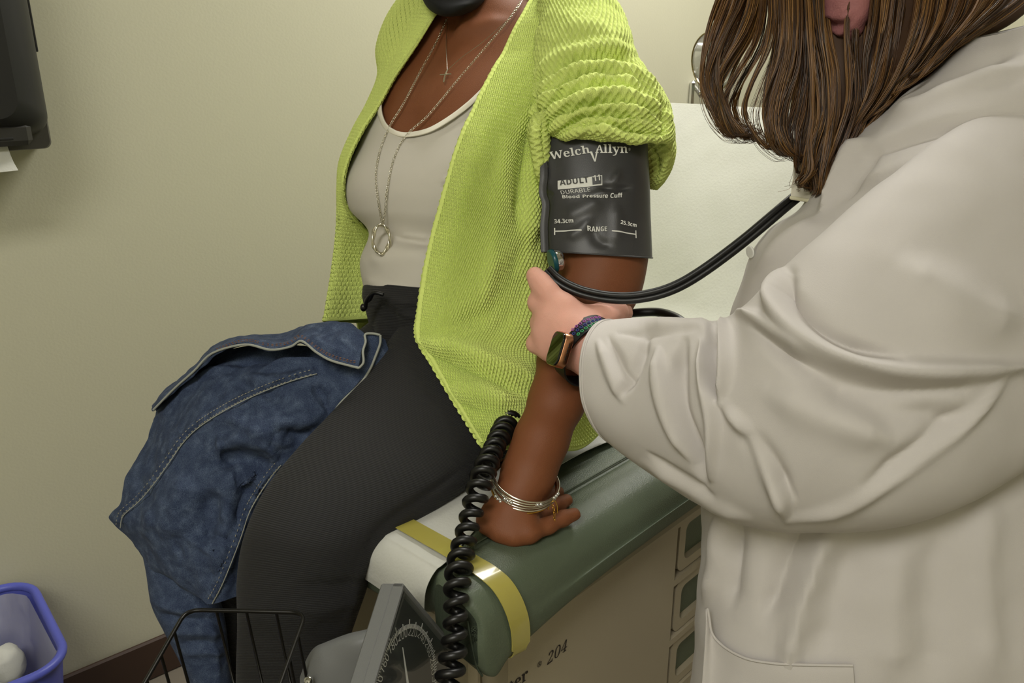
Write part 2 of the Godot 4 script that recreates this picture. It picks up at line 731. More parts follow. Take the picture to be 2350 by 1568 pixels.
func make_materials() -> void:
	var fine := noise_tex(0.06, 3)
	var grain := cell_tex(0.09, 5)
	M.fine = fine
	M.wall = relief(mat(Color(0.755, 0.745, 0.655), 0.6), fine, 0.012, Vector3(9, 9, 9), true)
	M.ceiling = mat(Color(0.86, 0.85, 0.82), 0.9)
	M.floor = relief(mat(Color(0.46, 0.43, 0.38), 0.5), fine, 0.01, Vector3(4, 4, 4), true)
	M.base = mat(Color(0.24, 0.17, 0.13), 0.5)
	M.vinyl = relief(mat(Color(0.33, 0.37, 0.30), 0.46), grain, 0.035, Vector3(26, 26, 26), true)
	M.seam = mat(Color(0.22, 0.26, 0.21), 0.6)
	M.shell = relief(mat(Color(0.66, 0.62, 0.535), 0.5), fine, 0.01, Vector3(30, 30, 30), true)
	M.ink = mat(Color(0.16, 0.13, 0.12), 0.7)
	M.paper = relief(mat(Color(0.755, 0.755, 0.725), 0.8), fine, 0.03, Vector3(12, 12, 12), true)
	M.strap = mat(Color(0.70, 0.66, 0.32), 0.12)
	M.strap.transparency = BaseMaterial3D.TRANSPARENCY_ALPHA
	M.strap.albedo_color.a = 0.82
	M.strap.roughness = 0.26
	M.strap.clearcoat_enabled = true
	M.strap.clearcoat_roughness = 0.08
	M.chrome = mat(Color(0.88, 0.88, 0.88), 0.12, 1.0)
	M.black = mat(Color(0.045, 0.045, 0.05), 0.4)
	M.rubber = mat(Color(0.035, 0.033, 0.032), 0.4)
	M.skin_dark = relief(mat(Color(0.49, 0.295, 0.18), 0.55, 0.0, 0.4), fine, 0.03, Vector3(60, 60, 60), true)
	M.skin_dark.subsurf_scatter_enabled = true
	M.skin_dark.subsurf_scatter_strength = 0.08
	M.skin_light = relief(mat(Color(0.89, 0.67, 0.60), 0.55, 0.0, 0.4), fine, 0.025, Vector3(60, 60, 60), true)
	M.skin_light.subsurf_scatter_enabled = true
	M.skin_light.subsurf_scatter_strength = 0.12
	M.tank = relief(mat(Color(0.80, 0.78, 0.74), 0.8), fine, 0.01, Vector3(120, 120, 120), true)
	M.band = mat(Color(0.90, 0.88, 0.82), 0.8)
	# knitted loops: two slanting legs for each stitch, every second row set off by half a stitch
	var knit := formula_tex(128, 128, func(u: float, v: float) -> Color:
		var y := v * 8.0
		var row := int(y)
		var fy := y - row
		var x := u * 8.0 + (0.5 if row % 2 else 0.0)
		var fx := x - floorf(x)
		var s := absf(fx - 0.5) * 2.0
		var leg := 1.0 - absf(s - 0.25 - 0.5 * fy) * 2.6
		var h := clampf(leg, 0.0, 1.0) * (0.55 + 0.45 * sin(PI * fy))
		h = maxf(h, 0.75 * clampf(1.0 - Vector2(s * 0.8, (fy - 0.85) * 1.6).length() * 1.7, 0.0, 1.0))
		return Color(h, h, h))
	M.knit_tex = knit
	M.knit = relief(mat(Color(0.865, 0.93, 0.52), 0.9), knit, 0.06, Vector3(60, 66, 1))
	M.knit.rim_enabled = true
	M.knit.rim = 0.3
	M.knit.rim_tint = 0.8
	M.knit_rib = relief(mat(Color(0.865, 0.93, 0.52), 0.9), formula_tex(64, 64, func(u: float, v: float) -> Color:
		var h := 0.5 + 0.5 * sin(TAU * 4.0 * v)
		h = h * (0.8 + 0.2 * sin(TAU * 12.0 * u + sin(TAU * 4.0 * v)))
		return Color(h, h, h)), 0.05, Vector3(8, 34, 1))
	var rib := formula_tex(64, 64, func(u: float, v: float) -> Color:
		var h := 0.5 + 0.5 * sin(TAU * 4.0 * v)
		h = h * (0.85 + 0.15 * sin(TAU * 16.0 * u))
		return Color(h, h, h))
	M.trousers = relief(mat(Color(0.115, 0.115, 0.12), 0.85), rib, 0.07, Vector3(30, 100, 1))
	M.trousers.rim_enabled = true
	M.trousers.rim = 0.25
	# denim: diagonal twill with pale flecks of worn warp in patches
	var nz := FastNoiseLite.new()
	nz.seed = 21
	nz.frequency = 0.02
	nz.fractal_octaves = 4
	var worn := nz.get_seamless_image(512, 512)
	nz.seed = 22
	nz.frequency = 0.25
	var fleck := nz.get_seamless_image(512, 512)
	var den := Image.create(512, 512, false, Image.FORMAT_RGB8)
	for y in 512:
		for x in 512:
			var w := worn.get_pixel(x, y).r
			var k := fleck.get_pixel(x, (y * 3) % 512).r
			var t := clampf((w - 0.35) * 1.1, 0.0, 1.0) * 0.65 + (k - 0.5) * 1.3 + 0.08
			den.set_pixel(x, y, Color(0.115, 0.165, 0.275).lerp(Color(0.52, 0.58, 0.66), clampf(t, 0.0, 1.0)))
	M.denim = relief(mat(Color(1, 1, 1), 0.9), ImageTexture.create_from_image(fleck), 0.05, Vector3(5, 5, 5), true)
	M.denim.albedo_texture = ImageTexture.create_from_image(den)
	M.denim_edge = mat(Color(0.60, 0.61, 0.58), 0.9)
	M.thread = mat(Color(0.50, 0.33, 0.19), 0.8)
	M.thread_pale = mat(Color(0.62, 0.60, 0.52), 0.8)
	M.coat = relief(mat(Color(0.765, 0.745, 0.73), 0.8), fine, 0.012, Vector3(70, 70, 70), true)
	M.coat.rim_enabled = true
	M.coat.rim = 0.15
	M.cuff = relief(mat(Color(0.235, 0.235, 0.24), 0.42), fine, 0.012, Vector3(60, 60, 60), true)
	M.print = mat(Color(0.88, 0.88, 0.86), 0.6)
	M.silver = mat(Color(0.86, 0.84, 0.78), 0.2, 1.0)
	M.gold = mat(Color(0.80, 0.62, 0.28), 0.2, 1.0)

# ---------------------------------------------------------------- the room
func build_room() -> void:
	struct("floor", box_mesh(Vector3(5.4, 0.1, 3.5), 0.001), M.floor, Vector3(0.9, -0.05, 1.6))
	struct("ceiling", box_mesh(Vector3(5.4, 0.1, 3.5), 0.001), M.ceiling, Vector3(0.9, 2.65, 1.6))
	struct("wall_back", box_mesh(Vector3(5.4, 2.6, 0.1), 0.001), M.wall, Vector3(0.9, 1.3, -0.05))
	struct("wall_front", box_mesh(Vector3(5.4, 2.6, 0.1), 0.001), M.wall, Vector3(0.9, 1.3, 3.25))
	struct("wall_left", box_mesh(Vector3(0.1, 2.6, 3.2), 0.001), M.wall, Vector3(-1.65, 1.3, 1.6))
	struct("wall_right", box_mesh(Vector3(0.1, 2.6, 3.2), 0.001), M.wall, Vector3(3.45, 1.3, 1.6))
	struct("baseboard_back", box_mesh(Vector3(5.0, 0.1, 0.012), 0.004), M.base, Vector3(0.9, 0.05, 0.006))
	struct("baseboard_left", box_mesh(Vector3(0.012, 0.1, 3.16), 0.004), M.base, Vector3(-1.594, 0.05, 1.6))

# ---------------------------------------------------------------- exam table (its own axes: x to the head end, z to the near side)
func extrude(profile: PackedVector2Array, stations: Array, nu: int, nv: int) -> Net:    # profile (z, y), stations [x, grow, sink of the low edge]
	var rows := []
	for s in stations:
		var r := PackedVector3Array()
		var c := Vector2.ZERO
		for q in profile:
			c += q
		c /= profile.size()
		for q in profile:
			var k: Vector2 = c + (q - c) * s[1]
			if s.size() > 2 and q.y < 0.78:
				k.y += s[2]
			r.append(Vector3(s[0], k.y, k.x))
		rows.append(r)
	return outward(net_of(rows, nu, nv, true))

func round_rect(w: float, h: float, r: float, n := 6) -> PackedVector2Array:
	var out := PackedVector2Array()
	for c in 4:
		var o := Vector2((w * 0.5 - r) * (1 if c in [0, 3] else -1), (h * 0.5 - r) * (1 if c < 2 else -1))
		for k in n + 1:
			out.append(o + Vector2.from_angle(PI / 2 * (c + float(k) / n)) * r)
	return out

func plate(outline: PackedVector2Array, depth: float, hole := PackedVector2Array()) -> ArrayMesh:   # an outline in x, y given depth along z, a hole if wanted
	var st := SurfaceTool.new()
	st.begin(Mesh.PRIMITIVE_TRIANGLES)
	st.set_smooth_group(-1)
	var tri := Geometry2D.triangulate_polygon(outline)
	var quad := func(a: Vector3, b: Vector3, c: Vector3, d: Vector3, want: Vector3) -> void:
		var q := [a, b, c, d]
		if (c - a).cross(b - a).dot(want) < 0:
			q = [a, d, c, b]
		for k in [0, 1, 2, 0, 2, 3]:
			st.add_vertex(q[k])
	if hole.is_empty():
		for t in range(0, tri.size(), 3):
			for s in [-1, 1]:
				var a := outline[tri[t]]
				var b := outline[tri[t + 1]]
				var c := outline[tri[t + 2]]
				if ((c - a).cross(b - a) > 0) != (s > 0):
					var x := b
					b = c
					c = x
				for v in [a, b, c]:
					st.add_vertex(Vector3(v.x, v.y, s * depth * 0.5))
	else:
		for i in outline.size():
			var j := (i + 1) % outline.size()
			for s in [-1, 1]:
				var z: float = s * depth * 0.5
				quad.call(Vector3(outline[i].x, outline[i].y, z), Vector3(outline[j].x, outline[j].y, z), Vector3(hole[j].x, hole[j].y, z), Vector3(hole[i].x, hole[i].y, z), Vector3(0, 0, s))
	for ring in ([outline] if hole.is_empty() else [outline, hole]):
		for i in ring.size():
			var j: int = (i + 1) % ring.size()
			var e: Vector2 = ring[j] - ring[i]
			var want := Vector3(e.y, -e.x, 0) * (1.0 if Geometry2D.is_polygon_clockwise(ring) else -1.0)
			want = want * (-1.0 if ring == hole else 1.0) * -1.0
			quad.call(Vector3(ring[i].x, ring[i].y, -depth / 2), Vector3(ring[j].x, ring[j].y, -depth / 2), Vector3(ring[j].x, ring[j].y, depth / 2), Vector3(ring[i].x, ring[i].y, depth / 2), want)
	st.generate_normals()
	return st.commit()

func text_mesh(s: String, h: float, bold := false, serif := false, slant := 0.0) -> ArrayMesh:     # lettering h metres high (cap height), in x, y
	var f := SystemFont.new()
	f.font_names = PackedStringArray(["Droid Serif" if serif else "Droid Sans"])
	f.font_weight = 700 if bold else 400
	var t := TextMesh.new()
	t.text = s
	t.font = f
	t.font_size = 64
	t.depth = 0.0
	t.pixel_size = h / 46.0
	t.horizontal_alignment = HORIZONTAL_ALIGNMENT_LEFT
	t.vertical_alignment = VERTICAL_ALIGNMENT_BOTTOM
	var a := t.get_mesh_arrays()
	var out := arrays()
	var v: PackedVector3Array = a[Mesh.ARRAY_VERTEX]
	for q in v:
		out[0].append(Vector3(q.x + q.y * slant, q.y, 0))
		out[1].append(Vector3(0, 0, 1))
		out[2].append(Vector2(q.x, q.y))
	var ix = a[Mesh.ARRAY_INDEX]
	if ix == null or ix.size() == 0:
		ix = PackedInt32Array(range(v.size()))
	out[3].append_array(ix)
	return mesh_from(out)

func build_table() -> void:
	var t := thing("exam_table", "green vinyl exam table with beige base the seated person sits on", "exam table", Vector3(0.44, 0, 1.16))
	t.rotation.y = deg_to_rad(7.0)
	# beige base
	var base := CSGBox3D.new()
	base.name = "base"
	base.size = Vector3(1.36, 0.66, 0.58)
	base.material = M.shell
	base.position = Vector3(0.75, 0.40, -0.33)
	t.add_child(base)
	for k in 3:                                              # pockets that the drawers sit in
		var cut := CSGBox3D.new()
		cut.name = "drawer_pocket"
		cut.operation = CSGShape3D.OPERATION_SUBTRACTION
		cut.size = Vector3(0.31, 0.097, 0.09)
		cut.material = M.shell
		cut.position = Vector3(0.58, 0.665 - 0.108 * k, -0.04) - base.position
		base.add_child(cut, true)
	part(t, "plinth", box_mesh(Vector3(1.2, 0.07, 0.5), 0.01), M.base, Vector3(0.76, 0.035, -0.33))
	part(t, "rail", box_mesh(Vector3(1.33, 0.02, 0.014), 0.006), M.shell, Vector3(0.75, 0.722, -0.036))
	part(t, "end_panel", box_mesh(Vector3(0.02, 0.60, 0.50), 0.008), M.shell, Vector3(0.062, 0.42, -0.33))
	# the middle of the seat, under the paper
	var mid := PackedVector2Array([Vector2(-0.09, 0.80), Vector2(-0.075, 0.828), Vector2(-0.2, 0.83), Vector2(-0.4, 0.83), Vector2(-0.58, 0.828), Vector2(-0.6, 0.80), Vector2(-0.58, 0.745), Vector2(-0.35, 0.74), Vector2(-0.12, 0.745)])
	mid[0] = Vector2(-0.06, 0.79)
	var ext := [[-0.008, 0.55], [-0.006, 0.70], [0.0, 0.84], [0.015, 0.94], [0.05, 0.99], [0.12, 1.0], [0.45, 1.0], [0.72, 1.0], [0.76, 0.95]]
	part(t, "seat_cushion", net_mesh(extrude(mid, ext, 72, 60), true, true), M.vinyl)
	# the bolster along the near side, turned down over the edge
	var side := PackedVector2Array()
	for q in [[-0.084, 0.80], [-0.082, 0.823], [-0.074, 0.8315], [-0.06, 0.832], [-0.045, 0.8305], [-0.025, 0.823], [-0.010, 0.806], [-0.003, 0.785], [0.0, 0.765], [-0.001, 0.748], [-0.006, 0.741], [-0.018, 0.738], [-0.04, 0.739], [-0.07, 0.742], [-0.081, 0.752], [-0.084, 0.775]]:
		side.append(Vector2(q[0], q[1]))
	var sn := extrude(side, [[-0.006, 0.80, 0.0], [0.0, 0.93, -0.003], [0.008, 0.985, -0.004], [0.022, 1.0, -0.003], [0.06, 1.0, 0.004], [0.16, 1.0, 0.016], [0.3, 1.0, 0.021], [0.5, 1.0, 0.022], [0.72, 1.0, 0.022], [0.76, 0.95, 0.022]], 96, 110)
	for i in sn.p.size():                                    # the corner is pulled into a pleat under the strap
		var q := sn.p[i]
		sn.p[i].y -= 0.010 * exp(-pow((q.x - 0.012) / 0.012, 2)) * smoothstep(-0.05, 0.0, q.z) * smoothstep(0.80, 0.74, q.y)
		var dd := Vector2(q.z + 0.024, q.y - 0.795).length()
		if q.x < 0.012:
			sn.p[i].x += 0.006 * exp(-pow(dd / 0.012, 2)) - 0.003 * exp(-pow((dd - 0.03) / 0.015, 2))
	sn.normals()
	part(t, "side_bolster", net_mesh(sn, true, true), M.vinyl)
	part(t, "seam", tube(PackedVector3Array([Vector3(0.01, 0.832, -0.083), Vector3(0.3, 0.8325, -0.083), Vector3(0.75, 0.832, -0.083)]), 0.0012, 6), M.vinyl)
	part(t, "seam", tube(smooth_line(PackedVector3Array([Vector3(-0.0075, 0.80, -0.024), Vector3(-0.009, 0.775, -0.017), Vector3(-0.007, 0.748, -0.012), Vector3(-0.002, 0.735, -0.009)]), 4), 0.0011, 6), M.seam)
	# far side bolster
	var far := PackedVector2Array()
	for q in side:
		far.append(Vector2(-0.66 - q.x, q.y))
	part(t, "side_bolster", net_mesh(extrude(far, [[-0.004, 0.85], [0.004, 0.98], [0.03, 1.0], [0.4, 1.0], [0.72, 1.0], [0.76, 0.95]], 48, 30), true, true), M.vinyl)
	# raised backrest
	var b := Node3D.new()
	b.name = "backrest"
	t.add_child(b)
	b.position = Vector3(0.80, 0.815, -0.33)
	b.rotation.z = deg_to_rad(52.0)
	var rr := PackedVector2Array()
	for q in round_rect(0.62, 0.075, 0.03, 4):
		rr.append(q)
	part(b, "cushion", net_mesh(extrude(rr, [[0.0, 0.9], [0.01, 0.98], [0.03, 1.0], [0.25, 1.0], [0.46, 1.0], [0.49, 0.97], [0.50, 0.88]], 48, 30), true, true), M.vinyl)
	part(b, "back_panel", box_mesh(Vector3(0.44, 0.02, 0.5), 0.008), M.shell, Vector3(0.25, -0.047, 0))
	# drawers in the near side
	for k in 3:
		var y := 0.665 - 0.108 * k
		var x := 0.50 + 0.08
		var d := part(t, "drawer", plate(round_rect(0.296, 0.092, 0.016), 0.016, round_rect(0.262, 0.062, 0.012)), M.shell, Vector3(x + 0.006, y, -0.052))
		part(d, "drawer_panel", box_mesh(Vector3(0.264, 0.064, 0.006), 0.002), M.vinyl, Vector3(0, 0, -0.004))
	part(t, "step", box_mesh(Vector3(0.30, 0.03, 0.34), 0.008), mat(Color(0.13, 0.15, 0.17), 0.7), Vector3(-0.09, 0.16, -0.36))
	# maker's name on the side
	var tm := text_mesh("Ritter", 0.0165, true, true)
	part(t, "lettering", tm, M.ink, Vector3(0.036, 0.640, -0.0392))
	part(t, "lettering", text_mesh("\u00ae", 0.008, false, true), M.ink, Vector3(0.1195, 0.6475, -0.0392))
	part(t, "lettering", text_mesh("204", 0.0165, false, true, 0.2), M.ink, Vector3(0.136, 0.638, -0.0392))
	for k in 2:
		part(t, "screw", lathe(PackedVector2Array([Vector2(0.0001, 0.004), Vector2(0.003, 0.0035), Vector2(0.0045, 0.001), Vector2(0.0045, 0)]), 12), M.chrome, Vector3(0.052, 0.69 - 0.26 * k, -0.09), Vector3(0, 0, PI / 2))
	# paper over the seat and up the backrest
	var rows := []
	for s in [[-0.016, 0.776], [-0.0168, 0.79], [-0.0135, 0.812], [0.0, 0.829], [0.02, 0.8345], [0.12, 0.8348], [0.3, 0.8345], [0.5, 0.835], [0.70, 0.838], [0.775, 0.875], [0.845, 0.950], [0.97, 1.112], [1.067, 1.2405]]:
		var r := PackedVector3Array()
		for k in 9:
			var u := k / 8.0
			var z := -0.56 + u * 0.455
			var lift := 0.0
			if s[0] < 0.5 and s[0] > 0.1:
				z -= 0.02 * sin(s[0] * 24.0) * pow(u, 6)
				lift = 0.009 * pow(u, 8) * (1 if s[0] > 0.2 else 0)
			if s[0] < 0.03:
				z += 0.024 * pow(u, 3)
			r.append(Vector3(s[0], s[1] + lift, z))
		rows.append(r)
	var pn := net_of(rows, 60, 140)
	var flip := pn.n[pn.nu * 60 + 30].y < 0
	if flip:
		pn.flip_u()
	crumple(pn, 9.0, 0.0018, 4)
	var ps := solo("exam_paper", "white paper sheet covering the table seat and the raised backrest", "paper", cloth_mesh(pn, 0.0006), M.paper)
	ps.transform = t.transform
	# clear yellow strap across the foot end, over the bolster
	var sp := smooth_line(PackedVector3Array([Vector3(0.030, 0.838, -0.58), Vector3(0.030, 0.8385, -0.3), Vector3(0.030, 0.8385, -0.15), Vector3(0.030, 0.8385, -0.09), Vector3(0.031, 0.836, -0.058), Vector3(0.033, 0.8335, -0.038), Vector3(0.036, 0.825, -0.018), Vector3(0.039, 0.808, -0.0045), Vector3(0.042, 0.785, 0.003), Vector3(0.044, 0.76, 0.004), Vector3(0.044, 0.742, 0.001), Vector3(0.043, 0.735, -0.008)]), 5)
	var ac := PackedVector3Array()
	for j in sp.size():
		ac.append(Vector3(-0.0125 * (1.0 if j < sp.size() - 8 else 0.7), 0.0, -0.0015))
	var rn := ribbon_net(sp, ac)
	if rn.n[4].y < 0:
		rn.flip_u()
	var so := solo("strap", "glossy clear yellow plastic strap holding the paper at the table's foot end", "strap", cloth_mesh(rn, 0.0012), M.strap)
	so.transform = t.transform

# ---------------------------------------------------------------- the seated person
var torso: Net
var panel: Net
var thigh: Net
var cardigan_nets := []

func offset_net(g: Net, by: float) -> Net:
	var o := Net.new()
	o.nu = g.nu
	o.nv = g.nv
	o.wrap = g.wrap
	o.uv = g.uv.duplicate()
	o.p = g.p.duplicate()
	for i in o.p.size():
		o.p[i] += g.n[i] * by
	o.normals()
	return o

func sheet(rows: Array, nu: int, nv: int) -> Net:            # rows of [x, y, d]
	var r := []
	for row in rows:
		r.append(line(row))
	return face_eye(net_of(r, nu, nv))

func build_patient() -> void:
	var who := thing("person", "seated person in lime green cardigan, white tank top and black trousers", "person", at(1100, 860, 1.25) * Vector3(1, 0, 1) + Vector3(0, 0.835, 0))
	var inv := -who.position
	var put := func(called: String, mesh: Mesh, m: Material, label := "") -> MeshInstance3D:
		return part(who, called, mesh, m, inv, Vector3.ZERO, label)

	# trunk from chin to lap
	torso = body_net([
		[1000, -110, 1165, -120, 1.27, 0.055, 2.0, -0.02],
		[1005, -50, 1180, -70, 1.27, 0.058, 2.0, -0.02],
		[1000, 10, 1215, -20, 1.275, 0.062, 2.0, -0.03],
		[935, 55, 1350, 30, 1.27, 0.072, 2.1, -0.05],
		[913, 120, 1390, 110, 1.26, 0.088, 2.2, -0.06],
		[883, 210, 1350, 220, 1.25, 0.110, 2.2, -0.06],
		[854, 330, 1315, 350, 1.25, 0.126, 2.2, -0.06],
		[821, 415, 1300, 440, 1.25, 0.134, 2.2, -0.06],
		[834, 478, 1290, 500, 1.25, 0.128, 2.2, -0.06],
		[881, 533, 1280, 545, 1.25, 0.120, 2.2, -0.06],
		[866, 600, 1280, 620, 1.25, 0.132, 2.2, -0.06],
		[874, 660, 1290, 680, 1.25, 0.135, 2.2, -0.06],
		[888, 740, 1310, 760, 1.25, 0.135, 2.2, -0.06],
		[908, 840, 1390, 860, 1.24, 0.13, 2.2, -0.06]], 110, 190)
	fold(torso, [
		[0.022, 130, [1060, 380], [1085, 410], [1080, 440]],
		[-0.005, 30, [950, 245], [945, 290], [940, 330]],
		[-0.008, 20, [885, 535], [930, 548], [1000, 552], [1080, 560]],
		[0.006, 26, [850, 600], [900, 585], [990, 590]],
		[0.007, 22, [1040, 75], [1090, 62], [1160, 40]],
		[-0.006, 14, [1022, 85], [1030, 55], [1035, 30]],
		[0.006, 14, [1060, 70], [1075, 20], [1085, -30]]])
	var skin := arrays()
	put_net(skin, offset_net(torso, -0.003), true, true)

	# left arm and hand, one flow of flesh
	var b := []
	chain(b, [[1375, 110, 1.17, 62], [1385, 220, 1.14, 78], [1388, 300, 1.12, 88], [1386, 450, 1.105, 92], [1383, 580, 1.095, 95], [1372, 645, 1.088, 92], [1342, 720, 1.075, 84], [1308, 820, 1.055, 66], [1278, 920, 1.03, 57], [1242, 1010, 1.005, 55], [1215, 1080, 0.988, 52], [1204, 1112, 0.982, 46]])
	chain(b, [[1204, 1112, 0.982, 45], [1178, 1165, 0.968, 37], [1160, 1195, 0.958, 34]])
	for m in [[1128, 1200, 0.958, 22], [1147, 1222, 0.948, 24], [1180, 1232, 0.944, 24], [1214, 1222, 0.947, 22]]:
		chain(b, [[1188, 1135, 0.976, 35], [m[0], m[1], m[2], m[3]]], 0.012)
	chain(b, [[1128, 1205, 0.958, 20], [1214, 1222, 0.95, 20]], 0.01)
	chain(b, [[1214, 1224, 0.947, 21], [1258, 1207, 0.962, 18.5], [1292, 1190, 0.976, 17.5], [1318, 1181, 0.984, 15.5]], 0.006)
	chain(b, [[1188, 1230, 0.952, 20], [1248, 1182, 0.99, 18], [1280, 1160, 1.008, 17], [1300, 1148, 1.018, 15]], 0.006)
	chain(b, [[1160, 1222, 0.958, 20], [1225, 1165, 1.01, 18], [1262, 1140, 1.035, 16], [1282, 1130, 1.045, 14]], 0.006)
	chain(b, [[1165, 1150, 0.975, 26], [1128, 1172, 0.97, 19], [1112, 1192, 0.962, 16], [1110, 1208, 0.957, 14]], 0.008)
	flesh(skin, b, 0.022, 0.0036)
	# head: skull, jaw, nose, ears
	var h := []
	chain(h, [[1085, -230, 1.27, 118], [1090, -170, 1.29, 112]])
	chain(h, [[1060, -150, 1.24, 80], [1045, -25, 1.225, 40]])
	chain(h, [[1045, -25, 1.225, 42], [1130, -70, 1.255, 50]])
	chain(h, [[1030, -20, 1.225, 30], [985, -60, 1.255, 46]])
	chain(h, [[1030, -190, 1.185, 12], [1022, -150, 1.165, 19]], 0.01)
	chain(h, [[1165, -150, 1.285, 14], [1160, -110, 1.28, 11]], 0.008)
	flesh(skin, h, 0.03, 0.006)
	put.call("body", mesh_from(skin), M.skin_dark)
	for e in [[1003, -198, 1.193], [1062, -200, 1.185]]:
		var eye := SphereMesh.new()
		eye.radius = 0.009
		eye.height = 0.018
		part(who, "eye", eye, mat(Color(0.85, 0.83, 0.8), 0.2), at(e[0], e[1], e[2]) + inv)
	var hair := []
	chain(hair, [[1092, -262, 1.29, 112], [1105, -200, 1.315, 108]])
	var ha := arrays()
	flesh(ha, hair, 0.02, 0.008)
	put.call("hair", mesh_from(ha), mat(Color(0.06, 0.05, 0.045), 0.6))
	var mask := body_net([[1018, 38, 1042, 38, 1.195, 0.010], [1000, 32, 1066, 33, 1.20, 0.026], [980, 16, 1096, 18, 1.21, 0.042], [966, -12, 1118, -10, 1.222, 0.055], [955, -60, 1135, -60, 1.228, 0.064], [960, -110, 1128, -112, 1.23, 0.066], [985, -150, 1090, -152, 1.21, 0.06], [1010, -168, 1050, -168, 1.19, 0.045]], 48, 40)
	fold(mask, [[0.004, 10, [985, 0], [1030, 20], [1085, 5]]])
	put.call("face_mask", net_mesh(mask, true, true), mat(Color(0.045, 0.05, 0.065), 0.8))

	# tank top: the trunk's surface cut along the neckline
	var neck := [[862, 226], [868, 228], [874, 234], [877, 262], [889, 288], [915, 303], [945, 304], [985, 294], [1030, 268], [1072, 236], [1105, 205], [1160, 180]]
	var cut := func(x: float) -> float:
		if x <= 862:
			return 226.0
		if x >= 1160:
			return 180.0
		for k in neck.size() - 1:
			if x <= neck[k + 1][0]:
				return lerpf(neck[k][1], neck[k + 1][1], (x - neck[k][0]) / float(neck[k + 1][0] - neck[k][0]))
		return 90.0
	var tank := offset_net(torso, 0.002)
	for i in tank.nu:
		var hem := false
		for pass_no in 2:
			var js := range(tank.nv) if pass_no == 0 else range(tank.nv - 1, -1, -1)
			var prev := -1
			for j in js:
				var k: int = j * tank.nu + i
				var s := seen_at(tank.p[k])
				var front := tank.n[k].dot(EYE - tank.p[k]) > 0
				var lim: float = cut.call(s.x) if front else 90.0
				var low := 668.0 + 8.0 * sin(clampf((s.x - 850) / 110.0, 0, 1) * 3.0)
				if not front:
					low = 676.0
				var inside := s.y > lim if pass_no == 0 else s.y < low
				if inside:
					if prev >= 0:                            # slide the vertices outside onto the edge
						var s0 := seen_at(tank.p[prev])
						var l0: float = (cut.call(s0.x) if front else 90.0) if pass_no == 0 else low
						var l1: float = lim if pass_no == 0 else low
						var f0 := s0.y - l0
						var f1 := s.y - l1
						var e := tank.p[prev].lerp(tank.p[k], clampf(f0 / (f0 - f1), 0, 1))
						for j2 in js:
							if j2 == j:
								break
							tank.p[j2 * tank.nu + i] = e
					break
				prev = k
	tank.normals()
	fold(tank, [[0.0035, 8, [985, 548], [945, 543], [925, 541]], [-0.003, 7, [985, 560], [945, 552]], [-0.004, 14, [1000, 305], [1060, 265], [1100, 240]], [0.003, 16, [860, 560], [900, 540], [950, 530]], [0.0025, 14, [842, 640], [880, 662], [950, 670]]])
	var tk := put.call("tank_top", net_mesh(tank), M.tank) as MeshInstance3D
	var edges := [PackedVector3Array(), PackedVector3Array(), PackedVector3Array(), PackedVector3Array()]
	for k in range(1, neck.size() - 1):
		var dir := Vector2(neck[k + 1][0] - neck[k - 1][0], neck[k + 1][1] - neck[k - 1][1]).normalized()
		var low := Vector2(-dir.y, dir.x)                     # away from the skin
		for e in 4:
			var q: Vector2 = Vector2(neck[k][0], neck[k][1]) + low * [-1.5, 1.0, 8.0, 10.5][e]
			edges[e].append(at(q.x, q.y, depth_of([torso], q.x, q.y, 9.0) - [0.0015, 0.0052, 0.0052, 0.0025][e]))
	part(tk, "neck_binding", net_mesh(face_eye(net_of(edges, 90, 13))), M.band)

	# trousers
	var tr := arrays()
	var waist := body_net([[874, 652, 1295, 690, 1.25, 0.140, 2.2, -0.06], [871, 680, 1295, 700, 1.25, 0.143, 2.2, -0.06], [880, 720, 1300, 750, 1.25, 0.143, 2.2, -0.06], [898, 790, 1315, 820, 1.24, 0.14, 2.2, -0.06], [918, 870, 1330, 880, 1.23, 0.125, 2.2, -0.05], [928, 930, 1340, 930, 1.22, 0.10, 2.2, -0.05]], 90, 70)
	fold(waist, [[0.006, 12, [850, 660], [890, 685], [960, 700]], [0.007, 14, [905, 690], [930, 720], [960, 730]], [-0.006, 12, [900, 700], [905, 760], [915, 800]], [0.006, 16, [870, 740], [890, 800], [960, 850]], [-0.006, 14, [890, 820], [950, 800], [980, 790]]])
	put_net(tr, waist, true, true)
	thigh = body_net([
		[960, 660, 1380, 790, 1.23, 0.10, 2.2],
		[905, 765, 1290, 960, 1.165, 0.088, 2.2],
		[800, 905, 1150, 1055, 1.105, 0.083, 2.2],
		[690, 1025, 1062, 1130, 1.05, 0.080, 2.2],
		[612, 1125, 945, 1222, 1.012, 0.078, 2.2],
		[566, 1230, 862, 1295, 0.99, 0.074, 2.2],
		[549, 1330, 838, 1360, 0.99, 0.070, 2.1],
		[550, 1440, 806, 1450, 1.0, 0.064, 2.1],
		[547, 1560, 770, 1560, 1.03, 0.060, 2.1],
		[548, 1700, 735, 1700, 1.07, 0.055, 2.0],
		[570, 1930, 695, 1930, 1.15, 0.045, 2.0]], 96, 150)
	fold(thigh, [
		[-0.004, 9, [1080, 1062], [960, 1150], [870, 1215], [825, 1300]],
		[0.004, 12, [850, 1260], [820, 1330], [800, 1420]],
		[-0.004, 16, [840, 1330], [760, 1350], [700, 1340]],
		[0.004, 16, [820, 1375], [740, 1400], [680, 1390]],
		[-0.003, 14, [800, 1430], [720, 1440]]])
	put_net(tr, thigh, true, true)
